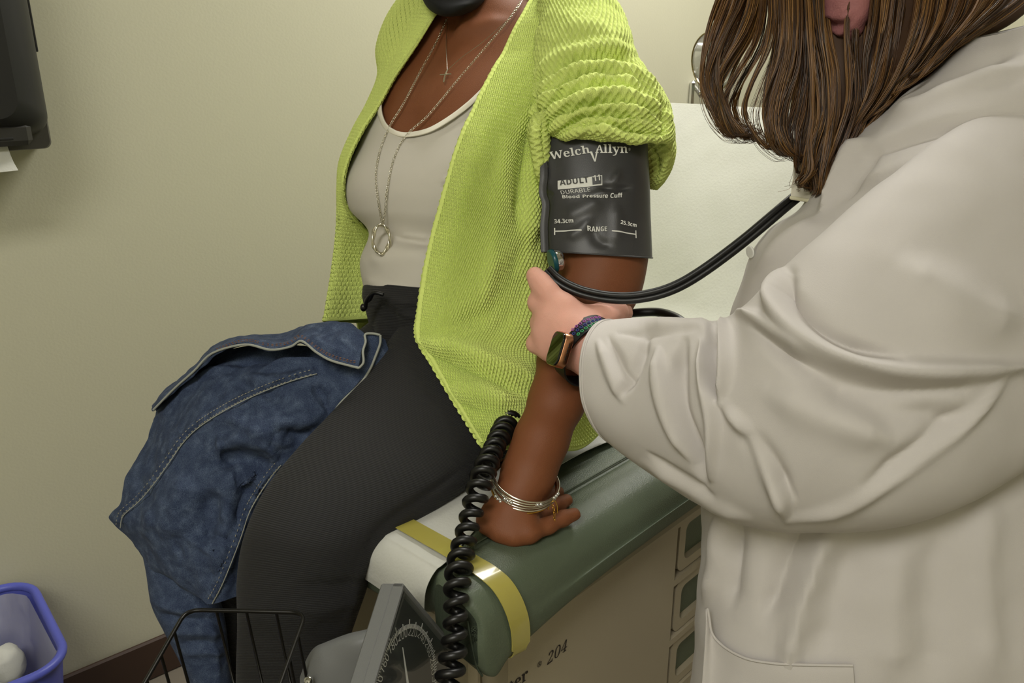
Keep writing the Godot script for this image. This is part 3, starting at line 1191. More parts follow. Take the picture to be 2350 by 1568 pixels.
	var far_leg := body_net([
		[850, 740, 1060, 850, 1.25, 0.09, 2.1], [690, 860, 860, 1010, 1.25, 0.085, 2.1], [540, 985, 720, 1120, 1.235, 0.08, 2.1],
		[455, 1080, 640, 1190, 1.22, 0.075, 2.1], [420, 1185, 600, 1265, 1.215, 0.07, 2.1], [425, 1330, 585, 1370, 1.225, 0.062, 2.0],
		[440, 1560, 580, 1560, 1.27, 0.055, 2.0], [455, 1860, 560, 1860, 1.37, 0.045, 2.0]], 56, 70)
	put_net(tr, far_leg, true, true)
	var trm := put.call("trousers", mesh_from(tr), M.trousers) as MeshInstance3D
	for k in 2:
		var x := 842.0 + k * 6
		part(trm, "drawstring", tube(line([[880, 676, 1.115], [858, 672, 1.118], [x, 688, 1.13], [838, 708 - k * 14, 1.14]], 5), 0.0028, 6), M.black)
	var bead := SphereMesh.new()
	bead.radius = 0.0045
	bead.height = 0.011
	part(trm, "drawstring_end", bead, mat(Color(0.05, 0.04, 0.035), 0.3), at(834, 706, 1.14))
	# shoes, below the picture
	for f in [[0.14, at(632, 1930, 1.15)], [0.12, at(508, 1860, 1.37)]]:
		var base: Vector3 = f[1]
		var rows := []
		for s in [[0.06, 0.035, 0.05], [0.05, 0.04, 0.06], [0.0, 0.042, 0.055], [-0.08, 0.046, 0.04], [-0.14, 0.045, 0.03], [-0.18, 0.03, 0.02]]:
			var r := PackedVector3Array()
			for k in 12:
				var t := TAU * k / 12
				r.append(base + Vector3(s[0], -0.05 + sin(t) * s[2] - (0.06 - s[2]), cos(t) * s[1]))
			rows.append(r)
		part(who, "shoe", net_mesh(outward(net_of(rows, 24, 20, true)), true, true), M.black, inv)

	build_cardigan(who, inv)

func build_cardigan(who: Node3D, inv: Vector3) -> void:
	panel = sheet([
		[[1245, -35, 1.275], [1290, -38, 1.25], [1340, -22, 1.22], [1390, 0, 1.2], [1430, 30, 1.19], [1450, 80, 1.2]],
		[[1205, 15, 1.19], [1250, 10, 1.165], [1300, 12, 1.14], [1350, 22, 1.125], [1400, 50, 1.12], [1430, 95, 1.14]],
		[[1150, 120, 1.158], [1195, 125, 1.132], [1245, 130, 1.115], [1290, 140, 1.102], [1340, 150, 1.085], [1380, 170, 1.085]],
		[[1102, 213, 1.125], [1147, 222, 1.102], [1192, 230, 1.093], [1237, 240, 1.089], [1280, 255, 1.085], [1320, 270, 1.095]],
		[[1050, 325, 1.098], [1095, 333, 1.078], [1140, 340, 1.074], [1190, 350, 1.08], [1238, 360, 1.09], [1280, 370, 1.115]],
		[[1018, 430, 1.092], [1060, 437, 1.072], [1105, 445, 1.068], [1155, 455, 1.075], [1210, 465, 1.09], [1270, 475, 1.125]],
		[[990, 530, 1.1], [1035, 540, 1.08], [1085, 548, 1.075], [1140, 555, 1.082], [1200, 565, 1.095], [1270, 570, 1.135]],
		[[969, 630, 1.1], [1020, 640, 1.082], [1075, 648, 1.078], [1140, 655, 1.084], [1205, 660, 1.1], [1290, 665, 1.145]],
		[[955, 720, 1.095], [1010, 730, 1.076], [1070, 740, 1.072], [1140, 748, 1.08], [1215, 750, 1.1], [1310, 745, 1.145]],
		[[955, 775, 1.082], [1015, 790, 1.062], [1080, 800, 1.058], [1150, 805, 1.072], [1230, 800, 1.1], [1330, 790, 1.145]],
		[[998, 850, 1.058], [1060, 865, 1.045], [1125, 875, 1.045], [1200, 870, 1.07], [1270, 860, 1.1], [1350, 845, 1.145]],
		[[1055, 945, 1.036], [1110, 950, 1.03], [1175, 955, 1.04], [1240, 955, 1.077], [1310, 940, 1.11], [1380, 915, 1.145]],
		[[1105, 1026, 1.03], [1160, 1030, 1.03], [1220, 1032, 1.045], [1280, 1032, 1.067], [1340, 1026, 1.11], [1392, 982, 1.16]]], 330, 560)
	fold(panel, [
		[-0.012, 20, [1222, 250], [1205, 340], [1196, 430], [1188, 520]],
		[0.010, 22, [1232, 360], [1228, 450], [1215, 560]],
		[0.006, 26, [1160, 330], [1150, 450], [1140, 560], [1110, 690]],
		[-0.008, 30, [1200, 560], [1140, 700], [1040, 740]],
		[-0.006, 26, [1210, 620], [1190, 700], [1130, 770]],
		[0.011, 20, [960, 780], [1040, 800], [1130, 835], [1200, 860], [1235, 900]],
		[-0.010, 20, [985, 815], [1060, 845], [1130, 872], [1195, 905]],
		[0.006, 22, [1030, 890], [1100, 905], [1180, 920]],
		[-0.004, 20, [1060, 925], [1120, 945], [1200, 950]],
		[0.006, 30, [1260, 60], [1330, 90], [1400, 100]]])
	crumple(panel, 7.0, 0.004, 12)
	knit(panel, 6, 4, 0.0026)
	var whole := part(who, "cardigan", cloth_mesh(panel, 0.004), M.knit, inv)
	# ribbed border along the opening
	var rows := []
	for j in range(2, panel.nv, 8):
		var r := PackedVector3Array()
		for i in [0, 5, 11, 17]:
			var k: int = j * panel.nu + (i if panel.at(0, 300).distance_to(at(969, 630, 1.1)) < 0.1 else panel.nu - 1 - i)
			r.append(panel.p[k] + panel.n[k] * (0.002 if i in [5, 11] else 0.0))
		rows.append(r)
	var bord := face_eye(net_of(rows, 10, 280))
	part(whole, "front_border", net_mesh(bord), M.knit_rib)
	# wearer's right half: over the far shoulder, then hanging behind
	var right := sheet([
		[[1060, -45, 1.26], [1010, -50, 1.29], [940, -30, 1.34], [960, -40, 1.42], [1040, -60, 1.45]],
		[[1008, 25, 1.225], [965, 22, 1.25], [898, 35, 1.32], [905, 40, 1.41], [1000, 40, 1.45]],
		[[958, 105, 1.215], [925, 103, 1.235], [870, 108, 1.30], [885, 110, 1.4], [980, 110, 1.45]],
		[[908, 178, 1.205], [893, 178, 1.225], [871, 172, 1.28], [885, 180, 1.38], [970, 180, 1.44]],
		[[873, 240, 1.195], [862, 241, 1.215], [845, 238, 1.27], [865, 240, 1.37], [960, 240, 1.44]],
		[[833, 302, 1.19], [824, 302, 1.21], [812, 300, 1.26], [840, 300, 1.36], [950, 300, 1.43]],
		[[801, 370, 1.19], [793, 370, 1.21], [784, 370, 1.25], [820, 370, 1.35], [940, 370, 1.43]],
		[[790, 430, 1.20], [785, 430, 1.22], [779, 430, 1.25], [820, 430, 1.34], [930, 430, 1.42]],
		[[806, 490, 1.25], [792, 485, 1.25], [778, 480, 1.26], [830, 480, 1.33], [930, 480, 1.41]],
		[[868, 560, 1.33], [815, 560, 1.30], [772, 555, 1.28], [830, 550, 1.36], [930, 560, 1.42]],
		[[880, 640, 1.34], [810, 640, 1.31], [761, 640, 1.29], [830, 640, 1.38], [930, 640, 1.43]],
		[[882, 728, 1.34], [805, 733, 1.32], [745, 737, 1.29], [820, 740, 1.39], [930, 740, 1.44]]], 180, 400)
	knit(right, 6, 4, 0.0022)
	part(whole, "right_half", cloth_mesh(right, 0.004), M.knit)
	# back, joining both halves
	var back := sheet([
		[[1010, -50, 1.33], [1120, -60, 1.36], [1240, -50, 1.33], [1330, -30, 1.28], [1420, 30, 1.22]],
		[[900, 110, 1.41], [1050, 100, 1.45], [1200, 100, 1.42], [1320, 100, 1.35], [1420, 110, 1.24]],
		[[850, 300, 1.38], [1000, 300, 1.44], [1180, 300, 1.43], [1300, 310, 1.36], [1400, 320, 1.24]],
		[[830, 550, 1.38], [1000, 560, 1.44], [1180, 570, 1.43], [1300, 580, 1.36], [1340, 580, 1.25]],
		[[820, 740, 1.40], [1000, 750, 1.45], [1180, 760, 1.44], [1310, 770, 1.37], [1350, 760, 1.26]],
		[[880, 840, 1.41], [1020, 850, 1.45], [1200, 860, 1.44], [1320, 860, 1.38], [1395, 940, 1.25]]], 40, 50)
	part(whole, "back", cloth_mesh(back, 0.004), M.knit)
	# pushed-up left sleeve
	var sleeve := body_net([
		[1240, -50, 1390, -30, 1.21, 0.05, 2], [1240, 5, 1432, 35, 1.175, 0.072, 2], [1232, 80, 1452, 110, 1.15, 0.08, 2], [1220, 165, 1490, 180, 1.13, 0.078, 2],
		[1212, 209, 1524, 226, 1.118, 0.082, 2], [1212, 254, 1541, 274, 1.11, 0.082, 2], [1220, 289, 1546, 310, 1.105, 0.08, 2], [1236, 308, 1541, 326, 1.105, 0.074, 2], [1250, 302, 1520, 316, 1.105, 0.06, 2], [1262, 284, 1500, 298, 1.105, 0.052, 2]], 330, 260)
	fold(sleeve, [
		[0.008, 16, [1222, 176], [1290, 128], [1387, 108], [1461, 122]], [-0.008, 11, [1238, 196], [1310, 150], [1400, 133], [1450, 146]],
		[0.011, 13, [1228, 215], [1290, 172], [1350, 156], [1420, 158], [1485, 195], [1520, 235]], [-0.010, 9, [1262, 214], [1320, 184], [1385, 172], [1440, 184]],
		[0.010, 12, [1214, 266], [1262, 222], [1340, 192], [1400, 176], [1440, 196], [1475, 222]], [-0.009, 9, [1236, 268], [1290, 226], [1350, 206], [1430, 204], [1490, 232]],
		[0.011, 13, [1240, 280], [1300, 240], [1387, 216], [1470, 232], [1535, 268]], [-0.010, 9, [1268, 280], [1330, 250], [1410, 236], [1500, 258]],
		[0.010, 10, [1252, 306], [1310, 270], [1387, 250], [1461, 256], [1525, 292]], [-0.010, 8, [1285, 300], [1340, 272], [1420, 268], [1470, 280]],
		[0.008, 9, [1290, 300], [1369, 272], [1420, 284], [1450, 276], [1517, 304]], [-0.010, 7, [1330, 296], [1380, 288], [1430, 298], [1490, 308]],
		[0.010, 9, [1280, 316], [1350, 294], [1400, 300], [1440, 314], [1517, 318]],
		[-0.010, 12, [1244, 160], [1230, 220], [1234, 280]], [-0.008, 8, [1512, 230], [1526, 280], [1516, 320]], [0.006, 20, [1300, 60], [1370, 70], [1430, 90]]])
	crumple(sleeve, 16.0, 0.005, 31)
	knit(sleeve, 6, 4, 0.0026)
	part(whole, "sleeve", net_mesh(sleeve), M.knit)
	var lobe := body_net([[1440, 285, 1543, 300, 1.15, 0.05], [1462, 330, 1547, 345, 1.15, 0.05], [1478, 375, 1538, 385, 1.155, 0.045], [1484, 410, 1522, 414, 1.155, 0.035], [1488, 432, 1505, 434, 1.155, 0.018]], 90, 100)
	fold(lobe, [[0.006, 8, [1500, 300], [1530, 330], [1520, 390]], [-0.007, 7, [1488, 330], [1512, 370], [1508, 410]]])
	knit(lobe, 6, 4, 0.0024)
	part(whole, "sleeve_edge", net_mesh(lobe, true, true), M.knit)
	var roll := body_net([[1226, 262, 1262, 250, 1.08, 0.03], [1212, 300, 1262, 300, 1.08, 0.036], [1222, 350, 1262, 350, 1.085, 0.035], [1232, 410, 1262, 410, 1.095, 0.03], [1243, 450, 1258, 452, 1.11, 0.02]], 72, 120)
	fold(roll, [[0.006, 8, [1228, 280], [1232, 340], [1244, 420]], [-0.006, 6, [1242, 280], [1246, 350], [1250, 420]]])
	knit(roll, 6, 4, 0.0024)
	part(whole, "sleeve_fold", net_mesh(roll, true, true), M.knit)
	var cap := body_net([[1180, -75, 1340, -95, 1.28, 0.05], [1215, -30, 1400, -20, 1.25, 0.075], [1290, 20, 1440, 70, 1.20, 0.075], [1350, 110, 1450, 140, 1.18, 0.07]], 180, 120)
	knit(cap, 6, 4, 0.0024)
	part(whole, "shoulder", net_mesh(cap, true, true), M.knit)
	var rcap := body_net([[1020, -85, 1120, -90, 1.33, 0.06], [940, -30, 1060, -45, 1.36, 0.075], [895, 60, 1000, 60, 1.37, 0.075], [878, 180, 980, 180, 1.37, 0.07], [850, 320, 950, 320, 1.37, 0.065], [800, 480, 900, 480, 1.36, 0.06]], 150, 200)
	knit(rcap, 6, 4, 0.0022)
	part(whole, "right_sleeve", net_mesh(rcap, true, true), M.knit)
	cardigan_nets = [panel, sleeve]

# ---------------------------------------------------------------- the clinician in the white coat
var coat_body: Net

func build_clinician() -> void:
	var who := thing("person", "clinician in white coat with long wavy brown hair leaning to hold the arm", "person", at(2050, 1568, 1.0) * Vector3(1, 0, 1))
	var inv := -who.position
	# flesh: forearm, hand, head
	var skin := arrays()
	var b := []
	chain(b, [[1520, 900, 0.925, 62], [1420, 845, 0.957, 58], [1362, 808, 0.976, 54], [1330, 785, 0.984, 50]])
	for m in [[1288, 708, 0.986, 30], [1264, 730, 0.986, 28], [1256, 764, 0.988, 28], [1262, 798, 0.99, 26]]:
		chain(b, [[1335, 785, 0.985, 46], [1300, (785 + m[1]) / 2.0, 0.984, 36], [m[0], m[1], m[2], m[3]]], 0.016)
	chain(b, [[1288, 708, 0.988, 27], [1264, 730, 0.988, 26], [1256, 764, 0.99, 26], [1262, 798, 0.992, 24]], 0.012)
	chain(b, [[1288, 706, 0.986, 29], [1256, 670, 0.99, 25], [1240, 650, 0.996, 23.5], [1228, 633, 1.003, 21]], 0.007)
	chain(b, [[1264, 730, 0.986, 26], [1234, 694, 1.002, 21.5], [1232, 700, 1.04, 18], [1262, 706, 1.085, 15]], 0.007)
	chain(b, [[1256, 764, 0.988, 26], [1240, 742, 1.002, 21], [1238, 748, 1.045, 18], [1262, 756, 1.085, 15]], 0.007)
	chain(b, [[1262, 798, 0.99, 24], [1230, 789, 1.0, 20.5], [1232, 794, 1.04, 17], [1252, 800, 1.07, 14]], 0.007)
	chain(b, [[1338, 770, 0.986, 40], [1385, 726, 1.0, 27], [1415, 716, 1.025, 22], [1428, 718, 1.06, 19], [1420, 722, 1.10, 16]], 0.012)
	chain(b, [[1290, 712, 0.99, 27], [1360, 735, 0.995, 27]], 0.014)
	flesh(skin, b, 0.02, 0.0032)
	var h := []
	chain(h, [[2030, -190, 1.04, 150], [2010, -150, 1.05, 140]])
	chain(h, [[1950, -120, 1.0, 95], [1925, 10, 0.995, 50]])
	chain(h, [[2060, -60, 1.07, 80], [2110, 120, 1.05, 90], [2140, 260, 1.04, 110]])
	chain(h, [[1905, -170, 0.95, 15], [1890, -115, 0.93, 24]], 0.01)
	chain(h, [[1520, 900, 0.925, 62], [1800, 1000, 0.86, 70], [2150, 620, 0.90, 85], [2330, 400, 0.95, 95], [2140, 260, 1.0, 120]])
	flesh(skin, h, 0.03, 0.009)
	part(who, "body", mesh_from(skin), M.skin_light, inv)
	for e in [[1890, -176, 0.958], [1950, -182, 0.952]]:
		var eye := SphereMesh.new()
		eye.radius = 0.009
		eye.height = 0.018
		part(who, "eye", eye, mat(Color(0.85, 0.85, 0.83), 0.2), at(e[0], e[1], e[2]) + inv)
	var mask := body_net([[1926, 96, 1946, 96, 0.965, 0.012], [1905, 80, 1962, 82, 0.968, 0.03], [1876, 40, 1985, 44, 0.97, 0.045], [1850, -15, 2005, -10, 0.975, 0.055], [1840, -70, 2010, -65, 0.98, 0.06], [1860, -120, 1960, -120, 0.97, 0.05]], 40, 40)
	fold(mask, [[0.004, 9, [1870, 25], [1920, 40], [1965, 25]], [-0.003, 7, [1890, 50], [1925, 60], [1955, 48]], [0.004, 8, [1905, 65], [1930, 75], [1950, 66]]])
	crumple(mask, 40.0, 0.003, 3)
	part(who, "face_mask", net_mesh(mask, true, true), relief(mat(Color(0.62, 0.40, 0.40), 0.7), M.fine, 0.05, Vector3(20, 20, 20), true), inv)

	# coat
	coat_body = body_net([
		[2230, 90, 2750, -40, 0.92, 0.05, 2.0], [2120, 192, 2700, 120, 0.925, 0.09, 2.0], [1990, 300, 2620, 280, 0.93, 0.10, 2.2], [1925, 378, 2560, 400, 0.935, 0.11, 2.2],
		[1852, 478, 2500, 500, 0.945, 0.115, 2.2], [1762, 528, 2460, 570, 0.955, 0.12, 2.2], [1716, 612, 2440, 660, 0.96, 0.12, 2.2], [1690, 730, 2430, 780, 0.965, 0.12, 2.3],
		[1655, 900, 2430, 920, 0.97, 0.12, 2.3], [1615, 1100, 2440, 1100, 0.97, 0.13, 2.3], [1612, 1300, 2480, 1300, 0.965, 0.14, 2.3], [1602, 1450, 2520, 1450, 0.965, 0.145, 2.3],
		[1582, 1600, 2560, 1600, 0.97, 0.15, 2.3], [1560, 1850, 2620, 1850, 1.0, 0.16, 2.3]], 150, 230)
	fold(coat_body, [
		[0.016, 26, [1905, 1200], [1868, 1320], [1832, 1430], [1800, 1568]], [-0.016, 30, [1850, 1190], [1800, 1300], [1760, 1420]], [-0.010, 36, [1960, 1230], [1920, 1380], [1890, 1500]],
		[0.012, 18, [1660, 1180], [1650, 1280], [1632, 1380]], [-0.012, 18, [1700, 1190], [1690, 1290], [1680, 1390]],
		[0.008, 40, [2060, 1230], [2050, 1400], [2040, 1568]], [-0.008, 40, [2150, 1200], [2140, 1400], [2140, 1568]], [0.010, 40, [2250, 1150], [2260, 1350], [2270, 1568]],
		[-0.012, 18, [1985, 350], [2080, 318], [2220, 288], [2350, 270]], [0.010, 22, [2040, 262], [2150, 212], [2350, 158]], [-0.008, 22, [2080, 240], [2200, 165], [2350, 110]], [0.010, 34, [1960, 420], [2120, 380], [2350, 330]],
		[0.014, 12, [1985, 318], [1955, 345], [1935, 380], [1905, 440], [1880, 490]], [-0.010, 14, [2010, 340], [1975, 390], [1930, 450]],
		[0.008, 18, [1875, 495], [1810, 545], [1745, 615]]])
	crumple(coat_body, 6.0, 0.008, 8)
	var coat := part(who, "lab_coat", net_mesh(coat_body, true, true), M.coat, inv)
	var arm := body_net([
		[1392, 739, 1432, 1018, 0.962, 0.060, 2.0, 0.0, -72, 6],
		[1410, 737, 1450, 1040, 0.955, 0.063, 2.0, 0.0, -68, 6],
		[1460, 735, 1505, 1088, 0.938, 0.072, 2.0, 0.0, -50, 5],
		[1545, 735, 1590, 1145, 0.905, 0.082, 2.0, 0.0, -25, 0],
		[1640, 733, 1690, 1197, 0.87, 0.090, 2.0],
		[1710, 700, 1830, 1217, 0.842, 0.095, 2.0],
		[1785, 630, 2000, 1213, 0.822, 0.10, 2.0],
		[1880, 540, 2170, 1168, 0.815, 0.10, 2.0],
		[1990, 440, 2320, 1095, 0.82, 0.10, 2.0],
		[2110, 350, 2470, 980, 0.84, 0.10, 2.0],
		[2250, 260, 2590, 800, 0.865, 0.10, 2.0],
		[2400, 190, 2660, 600, 0.90, 0.08, 2.0]], 220, 300)
	fold(arm, [
		[0.020, 26, [1790, 628], [1780, 690], [1837, 767], [1917, 816], [2041, 853], [2195, 853], [2400, 838]],
		[-0.016, 26, [1815, 630], [1810, 690], [1862, 752], [1940, 795], [2060, 825]],
		[-0.014, 30, [1740, 752], [1825, 822], [1917, 862], [2041, 890], [2200, 885]],
		[0.012, 16, [1690, 716], [1745, 738], [1800, 780], [1850, 812]],
		[0.014, 13, [1658, 728], [1666, 785], [1666, 860], [1653, 925]], [-0.017, 12, [1640, 742], [1632, 800], [1634, 870], [1646, 915]],
		[0.012, 15, [1609, 785], [1615, 878], [1636, 970], [1633, 1094]], [-0.015, 17, [1571, 785], [1556, 847], [1562, 940], [1596, 1032], [1618, 1106]],
		[0.012, 15, [1510, 804], [1516, 878], [1545, 970], [1590, 1057]], [-0.010, 14, [1485, 767], [1456, 859], [1428, 905]],
		[0.007, 12, [1375, 790], [1404, 860], [1430, 918]], [-0.006, 12, [1400, 780], [1425, 840], [1445, 880]],
		[0.014, 18, [1664, 930], [1732, 1020], [1781, 1112], [1806, 1186]], [-0.013, 22, [1695, 975], [1757, 1050], [1815, 1135]],
		[0.007, 17, [1808, 1194], [1948, 1162], [2102, 1057], [2226, 964], [2310, 868]], [-0.010, 24, [1990, 1115], [2133, 1012], [2214, 940]],
		[-0.012, 42, [1856, 880], [2041, 938], [2200, 955]], [0.010, 50, [1760, 900], [1900, 960], [2050, 1010]],
		[0.008, 22, [1480, 745], [1570, 752], [1640, 740]], [-0.005, 10, [1420, 768], [1520, 765], [1600, 760]],
		[0.006, 16, [1480, 1060], [1560, 1110], [1640, 1160], [1720, 1190]], [-0.006, 10, [1490, 1040], [1570, 1098], [1640, 1140]],
		[0.010, 60, [2050, 600], [2200, 700], [2350, 740]]])
	crumple(arm, 5.0, 0.006, 9)
	part(coat, "sleeve", net_mesh(arm), M.coat)
	# stitched hem round the cuff
	var hem := PackedVector3Array()
	for i in arm.nu:
		hem.append(arm.p[8 * arm.nu + i] + arm.n[8 * arm.nu + i] * 0.0005)
	hem.append(hem[0])
	part(coat, "cuff_stitching", tube(hem, 0.0012, 6, false), M.coat)
	var rim := PackedVector3Array()
	for i in arm.nu + 1:
		rim.append(arm.p[i % arm.nu])
	part(coat, "cuff_hem", tube(rim, 0.0016, 8, false), M.coat)
	# patch pocket
	var rows := []
	for r in [[[1622, 1396], [1640, 1462], [1700, 1506], [1775, 1522], [1865, 1526], [1957, 1527]], [[1621, 1440], [1640, 1500], [1700, 1545], [1775, 1560], [1865, 1562], [1960, 1562]], [[1612, 1560], [1640, 1600], [1700, 1630], [1775, 1640], [1865, 1645], [1965, 1645]], [[1600, 1700], [1640, 1720], [1700, 1740], [1775, 1745], [1865, 1750], [1970, 1750]]]:
		var row := PackedVector3Array()
		for q in r:
			var d := depth_of([coat_body], q[0] + (12 if q[0] < 1630 else 0), q[1], 12.0)
			row.append(at(q[0], q[1], d - (0.012 if r[0] == q else 0.005)))
		rows.append(row)
	var pk := face_eye(net_of(rows, 60, 50))
	part(coat, "pocket", cloth_mesh(pk, 0.0015), M.coat)
	var edge := PackedVector3Array()
	for i in pk.nu:
		edge.append(pk.p[i] + pk.n[i] * 0.0008)
	part(coat, "pocket_hem", tube(edge, 0.0015, 6), M.coat)

	var bt := part(coat, "button", lathe(PackedVector2Array([Vector2(0.0001, 0.0012), Vector2(0.0055, 0.0014), Vector2(0.0068, 0.001), Vector2(0.0072, 0.0), Vector2(0.0068, -0.001), Vector2(0.0001, -0.001)]), 24), mat(Color(0.86, 0.86, 0.84), 0.35), at(1722, 579, 0.958))
	var bo := (rt * -0.93 - upv * 0.22 - fw * 0.30).normalized()
	bt.basis = Basis(bo.cross(upv).normalized(), bo, bo.cross(upv).normalized().cross(bo))
	# hair: locks that fall from the head in waves
	var guides := [
		[[1690, -90, 0.99], [1660, -10, 0.985], [1640, 60, 0.98], [1630, 130, 0.98], [1624, 200, 0.98], [1642, 268, 0.98], [1680, 314, 0.985], [1714, 308, 0.99], [1703, 284, 0.995]],
		[[1720, -90, 0.98], [1710, 0, 0.975], [1688, 60, 0.97], [1656, 130, 0.97], [1640, 190, 0.97], [1652, 250, 0.97], [1690, 300, 0.975], [1718, 306, 0.98], [1722, 296, 0.985]],
		[[1760, -90, 0.97], [1750, 20, 0.965], [1735, 100, 0.96], [1694, 180, 0.96], [1664, 240, 0.965], [1672, 290, 0.97], [1700, 316, 0.975], [1722, 308, 0.98], [1716, 290, 0.985]],
		[[1790, -90, 0.97], [1792, 40, 0.96], [1788, 120, 0.955], [1764, 200, 0.955], [1748, 268, 0.96], [1770, 326, 0.965], [1812, 358, 0.97], [1838, 344, 0.975], [1826, 322, 0.98]],
		[[1830, -90, 0.97], [1832, 50, 0.955], [1830, 150, 0.95], [1802, 230, 0.95], [1784, 290, 0.955], [1802, 340, 0.96], [1838, 358, 0.965], [1852, 350, 0.97], [1850, 340, 0.975]],
		[[1852, -90, 0.97], [1856, 60, 0.95], [1868, 170, 0.945], [1866, 260, 0.945], [1850, 330, 0.95], [1852, 390, 0.955], [1842, 420, 0.96], [1840, 424, 0.965], [1838, 426, 0.97]],
		[[1868, -90, 0.96], [1874, 60, 0.945], [1896, 170, 0.94], [1902, 270, 0.94], [1884, 350, 0.945], [1874, 400, 0.95], [1880, 440, 0.955], [1884, 452, 0.96], [1884, 456, 0.965]],
		[[1960, -20, 0.955], [1950, 60, 0.945], [1948, 140, 0.945], [1950, 230, 0.945], [1930, 320, 0.945], [1908, 380, 0.95], [1896, 420, 0.955], [1892, 428, 0.96], [1890, 432, 0.965]],
		[[2030, -90, 0.95], [2020, 40, 0.94], [2004, 130, 0.94], [1990, 220, 0.94], [1965, 290, 0.945], [1945, 340, 0.95], [1925, 380, 0.955], [1920, 390, 0.96], [1918, 394, 0.965]],
		[[2120, -90, 0.94], [2110, 30, 0.93], [2090, 110, 0.93], [2056, 180, 0.935], [2020, 235, 0.945], [1990, 280, 0.955], [1970, 310, 0.96], [1962, 318, 0.965], [1958, 322, 0.97]],
		[[2230, -90, 0.92], [2215, 10, 0.915], [2185, 70, 0.915], [2140, 125, 0.925], [2100, 170, 0.935], [2070, 200, 0.945], [2050, 218, 0.95], [2040, 228, 0.955], [2036, 232, 0.96]],
		[[2420, -90, 0.90], [2370, -20, 0.90], [2310, 30, 0.905], [2250, 72, 0.915], [2200, 108, 0.925], [2165, 132, 0.935], [2140, 150, 0.94], [2130, 158, 0.945], [2124, 162, 0.95]]]
	var tones := [Color(0.41, 0.275, 0.12), Color(0.32, 0.205, 0.09), Color(0.52, 0.37, 0.18), Color(0.22, 0.14, 0.065)]
	var locks := [arrays(), arrays(), arrays(), arrays()]
	for k in 165:                                            # each lock is a bundle of strands that winds and thins out
		var u := rng.randf() * (guides.size() - 1.001)
		if k < 56:
			u = [0.0, 0.5, 1.2, 3.0, 3.3, 3.9, 5.0, 5.5][k % 8] + rng.randf() * 0.5
		elif k < 100:
			u = 7.0 + rng.randf() * 3.9
		var g0: Array = guides[int(u)]
		var g1: Array = guides[int(u) + 1]
		var f := u - int(u)
		if int(u) == 6:                                      # the mask shows between the locks
			f = f * 0.3 if f < 0.6 else 0.8 + f * 0.2
		var jx := rng.randfn(0, 7.0)
		var dj := rng.randfn(0, 0.012)
		var ph := rng.randf() * TAU
		var turn := rng.randf_range(1.0, 1.9)
		var wave := rng.randf_range(5, 14)
		if u < 5.6:                                          # the curls in front swing together
			ph = 0.6 + int(u / 2.6) * 1.7 + rng.randfn(0, 0.5)
			turn = 1.35 + rng.randfn(0, 0.08)
			wave = rng.randf_range(9, 17)
		var wide := rng.randf_range(4, 9)
		var many := 20 if u < 6.0 else 26
		for m in many:
			var r0 := rng.randf_range(0.0003, 0.0009)
			var oa := rng.randf() * TAU
			var orad := sqrt(rng.randf()) * wide
			var cutoff := 9 if rng.randf() < 0.55 else rng.randi_range(6, 8)
			var lag := rng.randfn(0, 0.25)
			var pts := PackedVector3Array()
			var x0 := lerpf(g0[0][0], g1[0][0], f)               # from the crown down past the brow
			pts.append(at(lerpf(x0, 2075, 0.80) + jx, -395 + absf(x0 - 2060) * 0.12, 1.06 + dj))
			pts.append(at(lerpf(x0, 2065, 0.52) + jx + cos(oa) * orad, -345 + absf(x0 - 2060) * 0.18, 1.02 + dj))
			pts.append(at(lerpf(x0, 2060, 0.22) + jx + cos(oa) * orad, -225, lerpf(g0[0][2], g1[0][2], f) + 0.015 + dj))
			for q in cutoff:
				var s := q / 8.0
				var w := sin(ph + lag + q * turn) * wave * (0.25 + s)
				var thin := 1.0 - 0.55 * s * s + 0.25 * sin(q * 1.3 + ph)
				pts.append(at(lerpf(g0[q][0], g1[q][0], f) + jx + w + cos(oa + s) * orad * thin, lerpf(g0[q][1], g1[q][1], f) + sin(oa) * orad * thin * 0.7 * s, lerpf(g0[q][2], g1[q][2], f) + dj + (sin(oa + s) * orad * thin + cos(ph + lag + q * turn) * wave) * 0.0005))
			pts = smooth_line(pts, 3)
			var rad := []
			for q in pts.size():
				rad.append(r0 * (1.0 - 0.75 * pow(float(q) / (pts.size() - 1), 2)))
			put_net(locks[(k * 7 + (m % 3)) % 4], tube_net(pts, rad, 4))
	for k in 140:                                            # loose single hairs
		var u := rng.randf() * 6.0
		var g0: Array = guides[int(u)]
		var pts := PackedVector3Array()
		var ph := rng.randf() * TAU
		var far := rng.randfn(0, 22.0)
		for q in 9:
			var s := q / 8.0
			pts.append(at(g0[q][0] + far * s + sin(ph + q) * 10.0 * s - 6, g0[q][1] + 18.0 * sin(ph) * s, g0[q][2]))
		put_net(locks[rng.randi() % 4], tube_net(smooth_line(pts, 4), 0.00018, 4))
	var under := body_net([[1960, -350, 2180, -350, 1.07, 0.05], [1850, -250, 2290, -255, 1.07, 0.07], [1790, -140, 2360, -150, 1.05, 0.06], [1762, -40, 2430, -60, 0.995, 0.05], [1800, 60, 2340, 40, 0.975, 0.03], [1815, 160, 2235, 105, 0.97, 0.03], [1818, 250, 2115, 205, 0.972, 0.025], [1830, 330, 2015, 292, 0.975, 0.015], [1860, 390, 1930, 360, 0.98, 0.01]], 40, 40)
	var hm := part(who, "hair", net_mesh(under, true, true), mat(Color(0.27, 0.17, 0.075), 0.6), inv)
	for k in 4:
		var m := mat(tones[k], 0.42, 0.0, 0.6)
		var o := part(hm, "hair_strands", mesh_from(locks[k]), m)
		o.set_meta("kind", "stuff")
	var crown := []
	chain(crown, [[2050, -230, 1.05, 165], [2080, -150, 1.07, 160], [2130, -40, 1.06, 130]])
	var ca := arrays()
